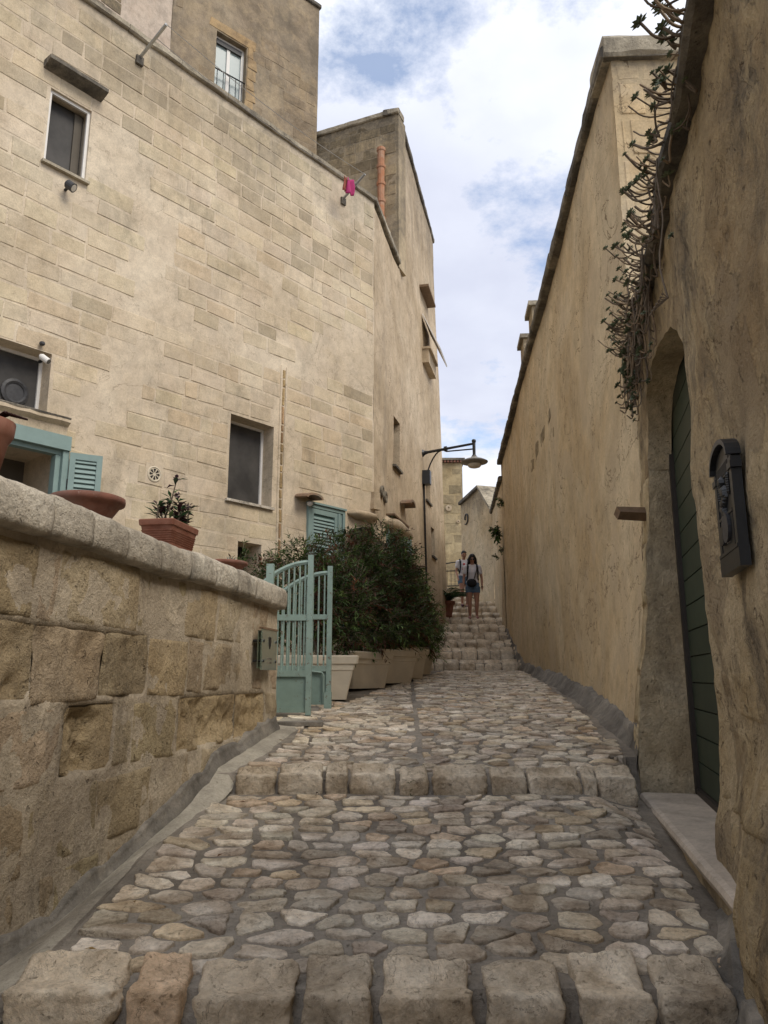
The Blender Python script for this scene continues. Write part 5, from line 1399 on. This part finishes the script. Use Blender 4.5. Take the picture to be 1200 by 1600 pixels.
shrub((.52,11.85),zp(11.85),[(.36,12.0,.98,.34,.4,.50),(.52,11.9,.72,.32,.32,.32),(.72,12.1,.55,.14,.2,.28)],760,slab[4],5,cols=[((.045,.08,.02),.5),((.075,.125,.03),.28),((.10,.05,.025),.12),((.022,.032,.012),.10)])
shrub((-1.35,8.6),-.1,[(-1.32,8.7,.75,.32,.3,.50),(-1.62,8.7,.95,.16,.18,.45),(-1.0,8.6,.85,.25,.2,.40)],300,'thin twiggy shrub behind the low wall, left of the gate',6,group='shrubs behind the low wall')
pz_=empty('planter_debris',(0,0,0),None,None) if False else None
# weed in the kerb
wd=MB(); wd.cur=(.05,.09,.025); wp=Vector(((640-600)*.00362,4.47,-.70)); rr=random.Random(9)
for k in range(26):
    b=wp+Vector((rr.uniform(-.008,.008),0,rr.uniform(.0,.13))); a=rr.uniform(0,6.28); leaf(wd,b,Vector((math.cos(a),-abs(math.sin(a))*.7,.6)),.028,.008)
tag(wd.build('weed',M['leaf'],None),'small green weed sprouting from the kerb joint in mid street','weed')
# ================================================= succulents hanging from the wall top
rosmesh=[]
def make_rosette(seed,r=.032):
    rs=random.Random(seed); m=MB()
    for ring,(n,el,l) in enumerate(((7,.15,1.0),(6,.65,.8),(4,1.4,.55))):
        for k in range(n):
            a=2*math.pi*(k+.5*ring)/n+rs.uniform(-.2,.2); g=rs.uniform(.8,1.2); m.cur=(.15*g,.185*g,.11*g)
            d=Vector((math.cos(a),math.sin(a),el)).normalized(); s=Vector((-math.sin(a),math.cos(a),0)); L=r*l
            i=[m.vert(q) for q in (Vector((0,0,0)),d*L*.6+s*L*.26,d*L,d*L*.6-s*L*.26,d*L*.55-Vector((0,0,L*.12)))]
            m.face(i[0],i[1],i[2]); m.face(i[0],i[2],i[3]); m.face(i[0],i[4],i[1]); m.face(i[1],i[4],i[2]); m.face(i[0],i[3],i[4]); m.face(i[3],i[2],i[4])
    me=bpy.data.meshes.new('rosette'); me.from_pydata(m.v,[],m.f); me.update(); at=me.color_attributes.new('tint','FLOAT_COLOR','POINT')
    fl=[]
    for c in m.c: fl+=[*c,1]
    at.data.foreach_set('color',fl); me.materials.append(M['rosette']); return me
RM=[make_rosette(s) for s in range(5)]
rs=random.Random(77)
def succulent(y0,y1,n,lab,outr,drop,up,nros):
    a0,a1=y0/.9727,y1/.9727
    e=empty('hanging_succulent',NP.P((a0+a1)/2,NT+.05,.03),lab,'plant','succulents trailing over the near right wall')
    st=MB(); cnt=0
    for k in range(n):
        a=rs.uniform(a0,a1); s=NP.P(a,NT+.10+rs.uniform(-.02,.02),-.02+rs.uniform(-.06,.03)); tt=rs.random(); st.cur=[(1,1,1),(1.5,1.4,1.25),(.7,.65,.6)][rs.randint(0,2)]
        if tt<outr:   # reaches outwards and up
            d=Vector((NP.nx,NP.ny,0)); p=[s,s+d*rs.uniform(.05,.09)-Vector((0,0,.03))]
            L=rs.uniform(.08,.20); lean=rs.uniform(-.6,.3)
            p.append(p[-1]+d*L*.6+Vector((NP.dx,NP.dy,0))*lean*L-Vector((0,0,.25*L))); p.append(p[-1]+d*L*.35+Vector((NP.dx,NP.dy,0))*lean*L*.4+Vector((0,0,up*L)))
        else:
            d=Vector((NP.nx,NP.ny,0)); L=rs.uniform(.15,1)*drop; p=[s,s+d*rs.uniform(.07,.13)]
            x=p[-1]
            for q in range(4):
                x=x+Vector((rs.uniform(-.022,.018),rs.uniform(-.045,.045),-L/4)); p.append(x)
            p.append(x+d*rs.uniform(.01,.05)+Vector((0,rs.uniform(-.03,.03),rs.uniform(.0,.05))))
        # round off the bends
        q=[x_+Vector((rs.uniform(-.006,.006),rs.uniform(-.006,.006),rs.uniform(-.006,.006))) for x_ in p]
        for _ in range(2):
            w=[q[0]]
            for i in range(len(q)-1): w+=[q[i].lerp(q[i+1],.25),q[i].lerp(q[i+1],.75)]
            q=w+[q[-1]]
        r0=rs.uniform(.0028,.0062); st.tube(q,[r0]*(len(q)-1)+[r0*.6],5)
        if cnt<nros:
            o=bpy.data.objects.new('rosette',RM[rs.randint(0,4)]); col.objects.link(o); o.parent=e; o.location=q[-1]-absloc(e)
            dd=(q[-1]-q[-2]); dd=(dd.normalized()+Vector((NP.nx*.2,NP.ny*.2,.5))).normalized(); o.rotation_euler=dd.to_track_quat('Z','Y').to_euler(); sc=rs.uniform(.45,1.15); o.scale=(sc,sc,sc); cnt+=1
    st.build('stem',M['stem'],e); return e
succulent(1.75,2.35,26,'topmost trailing succulent clump, at the top right over the near wall',.75,.12,.5,26)
succulent(2.35,3.0,34,'woody trailing succulent just below the topmost clump',.6,.22,.3,22)
succulent(3.0,3.75,54,'branching succulent clump midway along the wall top with spreading arms',.6,.34,.4,34)
succulent(3.75,4.5,90,'dense hanging tangle of succulent stems beside the doorway arch',.35,.52,.3,70)
succulent(4.4,4.95,90,'lowest and thickest hanging succulent tangle at the far end of the near wall',.30,.60,.3,74)
# long dangling dry stem
m=MB(); P=[NP.P(2.9,NT+.02,.10)]
for k in range(9): P.append(P[-1]+Vector((-.006+.012*math.sin(k),-.008*k*.3,-.075)))
m.tube(P,.004,5)
for k in range(7): m.tube([P[-1],P[-1]+Vector((-.02-.012*k*.6,.01*k*.5,.02-.012*k))],.002,4); m.lathe(P[-1]+Vector((-.02-.012*k*.6,.01*k*.5,.012-.012*k)),[(.002,0),(.006,.005),(.002,.01)],5)
tag(m.build('dangling_stem',M['stem'],None),'single long dry stem with seed heads dangling from the wall top above the arch','plant')
# ================================================= wall plants at the far end
def sprig(c,r,n,lab,seed):
    rq=random.Random(seed); e=empty('wall_plant',c,lab,'plant','leafy plants rooted in the far wall'); m=MB(); s=MB()
    for k in range(n):
        d=Vector((rq.uniform(-1,.25),rq.uniform(-.8,.3),rq.uniform(-.7,.8))).normalized(); L=r*rq.uniform(.4,1); s.tube([c,c+d*L],[.008,.004],4)
        for j in range(6):
            g=rq.uniform(.7,1.3); m.cur=(.05*g,.10*g,.025*g); leaf(m,c+d*L*rq.uniform(.4,1),Vector((rq.uniform(-1,1),rq.uniform(-1,1),rq.uniform(-.6,.6))),r*.32,r*.16)
    s.build('stem',M['stem'],e); m.build('leaves',M['leaf'],e)
for (u,v,y,r,n,l) in ((786,785,16.9,.22,14,'highest of the leafy plants rooted in the far wall'),(781,834,17.25,.34,22,'largest leafy plant growing out of the far wall'),(787,860,16.9,.16,9,'small leafy sprig below the largest wall plant'),(777,869,17.4,.16,9,'lowest thin sprig on the far wall')):
    sprig(at_y(u,v,y),r,n,l,u+v)
# palm in terracotta pot
pc=Vector((1.50,18.75,zc(18.7)+.0)); e=empty('palm_pot',pc,'terracotta pot on the steps against the house wall','plant pot')
m=MB(); m.lathe(pc,[(.13,0),(.17,.20),(.20,.36),(.23,.38),(.23,.45),(.20,.45),(.19,.42)],18); m.build('pot',M['terracotta'],e)
m=MB(); m.lathe(pc+Vector((0,0,.41)),[(.19,0),(0,.01)],16); m.build('soil',M['soil'],e)
pe_=empty('potted_palm',pc+Vector((0,0,.42)),'small spiky green palm growing in the pot beside the steps','plant'); rq=random.Random(4)
for k in range(13):
    a=rq.uniform(-2.4,1.0); d=Vector((math.cos(a),math.sin(a),0)); L=rq.uniform(.5,.75); P=[pc+Vector((0,0,.45))]; el=rq.uniform(.7,1.3)
    for j in range(1,7): t=j/6; P.append(pc+Vector((0,0,.45))+d*L*t*math.cos(el*(1-t*.6))+Vector((0,0,L*(math.sin(el)*t-.55*t*t))))
    m=MB(); m.cur=(.03,.06,.02); m.tube(P,.006,4)
    for j in range(1,7):
        for f in (0,.33,.66):
            q=P[j-1].lerp(P[j],f) if j else P[0]
            for s_ in (-1,1):
                g=rq.uniform(.7,1.2); m.cur=(.035*g,.075*g,.022*g)
                sd_=d.cross(Vector((0,0,1)))*s_; leaf(m,q,(sd_*.8+d*.7+Vector((0,0,.1))),.15,.022,.3)
    m.build('frond',M['leaf'],pe_)
# crowd barrier
bz=zc(22.6); be=empty('crowd_barrier',(2.35,22.9,bz),'grey metal crowd barrier with a red board at the head of the steps','barrier')
B=Wall(1.35,22.9,1,.18,1)
def bt(P,n='tube',r=.02,mat=M['metal']): m=MB(); m.tube([B.P(a,z+bz,0) for a,z in P],r,6); m.build(n,M['iron_soft'] if n!='x' else mat,be)
bt([(0.0,.1),(0,1.0),(.06,1.08),(.32,1.10),(.38,1.04),(.38,.05)],'frame')
bt([(.46,.05),(.46,1.05),(.54,1.14),(1.5,1.30),(1.5,.1)],'frame'); bt([(.46,.45),(1.5,.5)],'rail'); bt([(0,.45),(.38,.45)],'rail')
for k in range(8): bt([(.56+k*.12,.46),(.56+k*.12,.95)],'bar',.008)
bt([(.46,.9),(1.5,.98)],'rail',.012)
m=MB(); m.wbox(B,.85,1.3,bz+1.0,bz+1.2,.0,.02); m.build('board',M['redwhite'],be)
m=MB(); m.wbox(B,.95,1.05,bz+1.03,bz+1.17,.021,.024); m.wbox(B,1.12,1.2,bz+1.03,bz+1.17,.021,.024); m.build('board_stripe',M['white'],be)
# ================================================= people
def capsule(m,pts,rad,n=12): 
    pts=[Vector(p) for p in pts]
    d0=(pts[0]-pts[1]).normalized(); d1=(pts[-1]-pts[-2]).normalized()
    P=[pts[0]+d0*rad[0]*.85,pts[0]+d0*rad[0]*.5]+pts+[pts[-1]+d1*rad[-1]*.5,pts[-1]+d1*rad[-1]*.85]
    Rr=[rad[0]*.5,rad[0]*.86]+list(rad)+[rad[-1]*.86,rad[-1]*.5]
    m.tube(P,Rr,n)
def ell(m,c,rx,ry,rz,n=14,rot=None):
    prof=[(math.sin(math.pi*k/10),-math.cos(math.pi*k/10)) for k in range(1,10)]
    rings=[]
    for r,z in prof:
        ring=[]
        for j in range(n):
            q=Vector((r*rx*math.cos(2*math.pi*j/n),r*ry*math.sin(2*math.pi*j/n),z*rz))
            if rot is not None: q=rot@q
            ring.append(Vector(c)+q)
        rings.append(ring)
    m.loft(rings)
def remesh(o,v,it=4):
    r=o.modifiers.new('r','REMESH'); r.mode='VOXEL'; r.voxel_size=v; r.use_smooth_shade=True
    s=o.modifiers.new('s','SMOOTH'); s.factor=.5; s.iterations=it
def person(base,H,yaw,label,pose,cloth):
    e=empty('person',base,label,'person'); k=H/1.62; Rz=Matrix.Rotation(yaw,3,'Z')
    T=lambda x,y,z:Vector(base)+Rz@(Vector((x,y,z))*k)   # figure faces -Y in its own frame
    J={n:T(*p) for n,p in pose.items()}
    m=MB()
    hipL,hipR=J['hipL'],J['hipR']; pel=(hipL+hipR)/2
    for s in 'LR':
        hp,kn,an,to=J['hip'+s],J['knee'+s],J['ank'+s],J['toe'+s]
        capsule(m,[hp,hp.lerp(kn,.35),hp.lerp(kn,.8),kn,kn.lerp(an,.3),kn.lerp(an,.75),an],[r*k for r in (.088,.085,.062,.052,.054,.038,.033)])
        capsule(m,[an-Vector((0,0,.02*k)),an.lerp(to,.5)-Vector((0,0,.01)),to],[.032*k,.034*k,.026*k],8)
        sh,el_,wr=J['sh'+s],J['el'+s],J['wr'+s]
        capsule(m,[sh,sh.lerp(el_,.4),el_,el_.lerp(wr,.35),wr],[r*k for r in (.044,.040,.031,.032,.022)],10)
        hd=(wr-el_).normalized(); side=Rz@Vector((0,1,0)); fw=Rz@Vector((1 if s=='L' else -1,0,0))
        pc_=wr+hd*.045*k; capsule(m,[wr,pc_],[.020*k,.028*k],8)
        for i in range(4):
            b=pc_+side*(-.024+.016*i)*k+hd*.02*k; l=[.062,.07,.066,.05][i]*k
            m.tube([b,b+hd*l*.5,b+hd*l*.95-fw*.014*k],[.009*k,.0085*k,.006*k],6)
        b=pc_-side*.028*k; m.tube([b,b-side*.018*k+hd*.025*k,b-side*.012*k+hd*.05*k],[.010*k,.009*k,.007*k],6)
    ell(m,T(pose['pel'][0],pose['pel'][1],pose['pel'][2]),.155*k,.105*k,.12*k,14,Rz)
    capsule(m,[T(*pose['pel']),T(*pose['waist']),T(*pose['chest'])],[.115*k,.105*k,.125*k],14)
    ell(m,T(*pose['chest']),.155*k,.10*k,.15*k,14,Rz)
    capsule(m,[J['shL'],T(pose['chest'][0],pose['chest'][1],pose['shL'][2]+.015),J['shR']],[.045*k,.06*k,.045*k],10)
    hc=J['head']; nk=T(pose['chest'][0],pose['chest'][1]+.01,pose['shL'][2]+.02); capsule(m,[nk,hc-Vector((0,0,.06*k))],[.050*k,.044*k],10)
    fwd=(Rz@Vector(pose['look'])).normalized(); up=Vector((0,0,1)); rt=fwd.cross(up).normalized(); u2=rt.cross(fwd)
    HM=Matrix((rt,-fwd,u2)).transposed()
    ell(m,hc,.070*k,.088*k,.105*k,16,HM); ell(m,hc+fwd*.02*k-u2*.045*k,.052*k,.058*k,.062*k,12,HM)
    m.tube([hc+fwd*.080*k+u2*.015*k,hc+fwd*.105*k-u2*.022*k],[.008*k,.014*k],6)     # nose
    m.tube([hc+fwd*.075*k-u2*.052*k-rt*.022*k,hc+fwd*.084*k-u2*.052*k,hc+fwd*.075*k-u2*.052*k+rt*.022*k],[.006*k,.009*k,.006*k],6)  # lips
    for sg in (-1,1): ell(m,hc+rt*sg*.072*k-fwd*.005*k-u2*.005*k,.010*k,.020*k,.028*k,8,HM)
    bo=m.build('body',M['skin'],e); remesh(bo,.011)
    for sg in (-1,1):
        q=MB(); ell(q,hc+fwd*.078*k+rt*sg*.030*k+u2*.012*k,.013*k,.010*k,.009*k,8,HM); q.build('eye',M['blackcloth'],e)
    # shirt
    q=MB()
    capsule(q,[T(*pose['pel'])+Vector((0,0,.03*k)),T(*pose['waist']),T(*pose['chest'])],[.128*k,.118*k,.137*k],16); ell(q,T(*pose['chest']),.168*k,.115*k,.162*k,16,Rz)
    ell(q,T(pose['pel'][0],pose['pel'][1],pose['pel'][2]+.06),.158*k,.112*k,.09*k,16,Rz)
    for s in 'LR':
        sh,el_=J['sh'+s],J['el'+s]; capsule(q,[sh,sh.lerp(el_,.50)],[.058*k,.058*k],12)
    capsule(q,[J['shL'],T(pose['chest'][0],pose['chest'][1],pose['shL'][2]+.018),J['shR']],[.055*k,.062*k,.055*k],12)
    so=q.build('shirt',M['shirt'],e); remesh(so,.013,2)
    q=MB(); ell(q,T(pose['pel'][0],pose['pel'][1],pose['pel'][2]-.01),.170*k,.122*k,.125*k,16,Rz)
    for s in 'LR':
        hp,kn=J['hip'+s],J['knee'+s]; q.tube([hp,hp.lerp(kn,.12),hp.lerp(kn,.42)],[.10*k,.102*k,.094*k],14)
    do=q.build('shorts',M['denim'],e); remesh(do,.013,2)
    for s in 'LR':
        an,to=J['ank'+s],J['toe'+s]; q=MB(); dd=(to-an); 
        capsule(q,[an-Vector((0,0,.035*k)),an.lerp(to,.5)-Vector((0,0,.03*k)),to-Vector((0,0,.005*k))],[.040*k,.043*k,.034*k],10); shoe=q.build('shoe',cloth['shoe'],e); remesh(shoe,.010,1)
    # backpack straps and pack
    fy=Rz@Vector((0,-1,0)); rx=Rz@Vector((1,0,0)); ch=T(*pose['chest'])
    for sg in (-1,1):
        q=MB(); P=[]
        for (dx_,dy_,dz) in ((.10,.09,.12),(.11,.02,.20),(.115,-.10,.12),(.125,-.135,.0),(.13,-.11,-.14),(.14,.0,-.20)): P.append(ch+rx*sg*dx_*k-fy*dy_*k*1+Vector((0,0,dz*k)) if False else ch+rx*sg*dx_*k+fy*(-dy_)*k+Vector((0,0,dz*k)))
        q.tube(P,[.02*k,.024*k,.024*k,.022*k,.018*k,.015*k],8); q.build('backpack_strap',M['blackcloth'],e)
    q=MB(); ell(q,ch-fy*.17*k-Vector((0,0,.04*k)),.14*k,.09*k,.20*k,14,Rz); q.build('backpack',M['blackcloth'],e,smooth=True)
    return e,T,hc,fwd,rt,u2,k,fy,rx,ch,HM
P1=dict(hipL=(-.085,0,.80),hipR=(.085,0,.80),kneeL=(-.085,-.05,.43),kneeR=(.09,.0,.44),ankL=(-.085,.02,.085),ankR=(.085,.03,.085),toeL=(-.10,-.12,.045),toeR=(.10,-.10,.045),
  pel=(0,0,.86),waist=(0,.0,1.0),chest=(0,-.01,1.16),shL=(-.165,0,1.29),shR=(.165,0,1.29),elL=(-.215,.0,1.02),elR=(.225,.03,1.02),wrL=(-.225,-.10,.80),wrR=(.225,-.05,.79),head=(0,-.045,1.49),look=(0,-1,-.38))
yA=18.62; hb=(2.155,yA,zc(yA)+.005)
# mirror: figure's right hand side is at -x when it faces the camera
e,T,hc,fwd,rt,u2,k,fy,rx,ch,HM=person(hb,1.60,R(-4),'dark haired person in sunglasses, white top and denim shorts with black waist bag, in front',P1,dict(shoe=M['shoe']))
q=MB(); ell(q,hc-fwd*.020*k+u2*.030*k,.088*k,.098*k,.098*k,16,HM)
for sg in (-1,1):
    ell(q,hc+rt*sg*.078*k-fwd*.005*k-u2*.045*k,.040*k,.055*k,.095*k,12,HM); ell(q,hc+rt*sg*.088*k-fwd*.01*k-u2*.10*k,.038*k,.045*k,.05*k,10,HM)
ell(q,hc-fwd*.06*k-u2*.06*k,.085*k,.05*k,.11*k,12,HM)
ho=q.build('hair',M['hair'],e); remesh(ho,.012,1)
for sg in (-1,1):
    q=MB(); ell(q,hc+fwd*.088*k+rt*sg*.030*k+u2*.012*k,.027*k,.012*k,.020*k,12,HM); q.build('sunglass_lens',M['iron'],e)
q=MB(); q.tube([hc+fwd*.092*k-rt*.05*k+u2*.018*k,hc+fwd*.098*k+u2*.018*k,hc+fwd*.092*k+rt*.05*k+u2*.018*k],.004*k,5); q.build('sunglass_bridge',M['iron'],e)
q=MB(); bc=T(-.03,-.17,.88); ell(q,bc,.125*k,.055*k,.105*k,16); 
bg=q.build('waist_bag',M['blackcloth'],e,smooth=True)
q=MB(); q.tube([ch+rx*.11*k+fy*.115*k+Vector((0,0,.13*k)),ch+rx*.09*k+fy*.14*k,ch+rx*.03*k+fy*.14*k-Vector((0,0,.18*k)),bc+Vector((.04*k,-.02,.06*k))],.010*k,6); q.build('camera_strap',M['iron_soft'],e)
q=MB(); w=T(*P1['wrR']); q.tube([w+Vector((0,0,.012)),w-Vector((0,0,.012))],[.030*k,.030*k],12); q.build('wristwatch',M['blackcloth'],e)
P2=dict(P1); P2.update(kneeL=(-.085,-.12,.46),ankL=(-.085,-.10,.12),toeL=(-.09,-.23,.06),kneeR=(.09,-.03,.44),ankR=(.09,.10,.10),toeR=(.10,-.03,.045),wrL=(-.20,-.14,.82),elL=(-.215,.02,1.03),look=(.08,-1,-.30))
yB=20.45; e,T,hc,fwd,rt,u2,k,fy,rx,ch,HM=person((2.14,yB,zc(yB)+.005),1.55,R(6),'person with tied back hair and printed white T-shirt, a few steps behind',P2,dict(shoe=M['shoe2']))
q=MB(); ell(q,hc-fwd*.022*k+u2*.030*k,.076*k,.090*k,.092*k,16,HM); ell(q,hc-fwd*.085*k+u2*.06*k,.035*k,.035*k,.035*k,10,HM); ho=q.build('hair',M['hair'],e); remesh(ho,.012,1)
q=MB(); q.tube([hc+fwd*.060*k-rt*.055*k+u2*.075*k,hc+fwd*.075*k+u2*.080*k,hc+fwd*.060*k+rt*.055*k+u2*.075*k],.012*k,6); q.build('sunglasses',M['iron'],e)
for (x,z,r) in ((-.02,.05,.035),(.03,-.0,.03),(-.05,-.09,.028)):
    q=MB(); ell(q,ch+rx*x+fy*.132*k+Vector((0,0,z)),r,.012,r*.8,10); q.build('shirt_print',M['print'],e)

# a few fallen leaves on the paving
fl_=MB(); rq=random.Random(99)
for k in range(34):
    y=rq.uniform(2.5,12); x=rq.uniform(xl_of(y),xl_of(y)+(.6 if k%3 else 2.2)); g=rq.uniform(.6,1.2); fl_.cur=[(.20*g,.10*g,.04*g),(.28*g,.18*g,.06*g),(.09*g,.06*g,.03*g)][k%3]
    a=rq.uniform(0,6.28); leaf(fl_,Vector((x,y,gz(x,y)+.024)),Vector((math.cos(a),math.sin(a),.12)),.04,.016,.0,fold=.3)
tag(fl_.build('fallen_leaves',M['leaf'],None),kind='stuff')
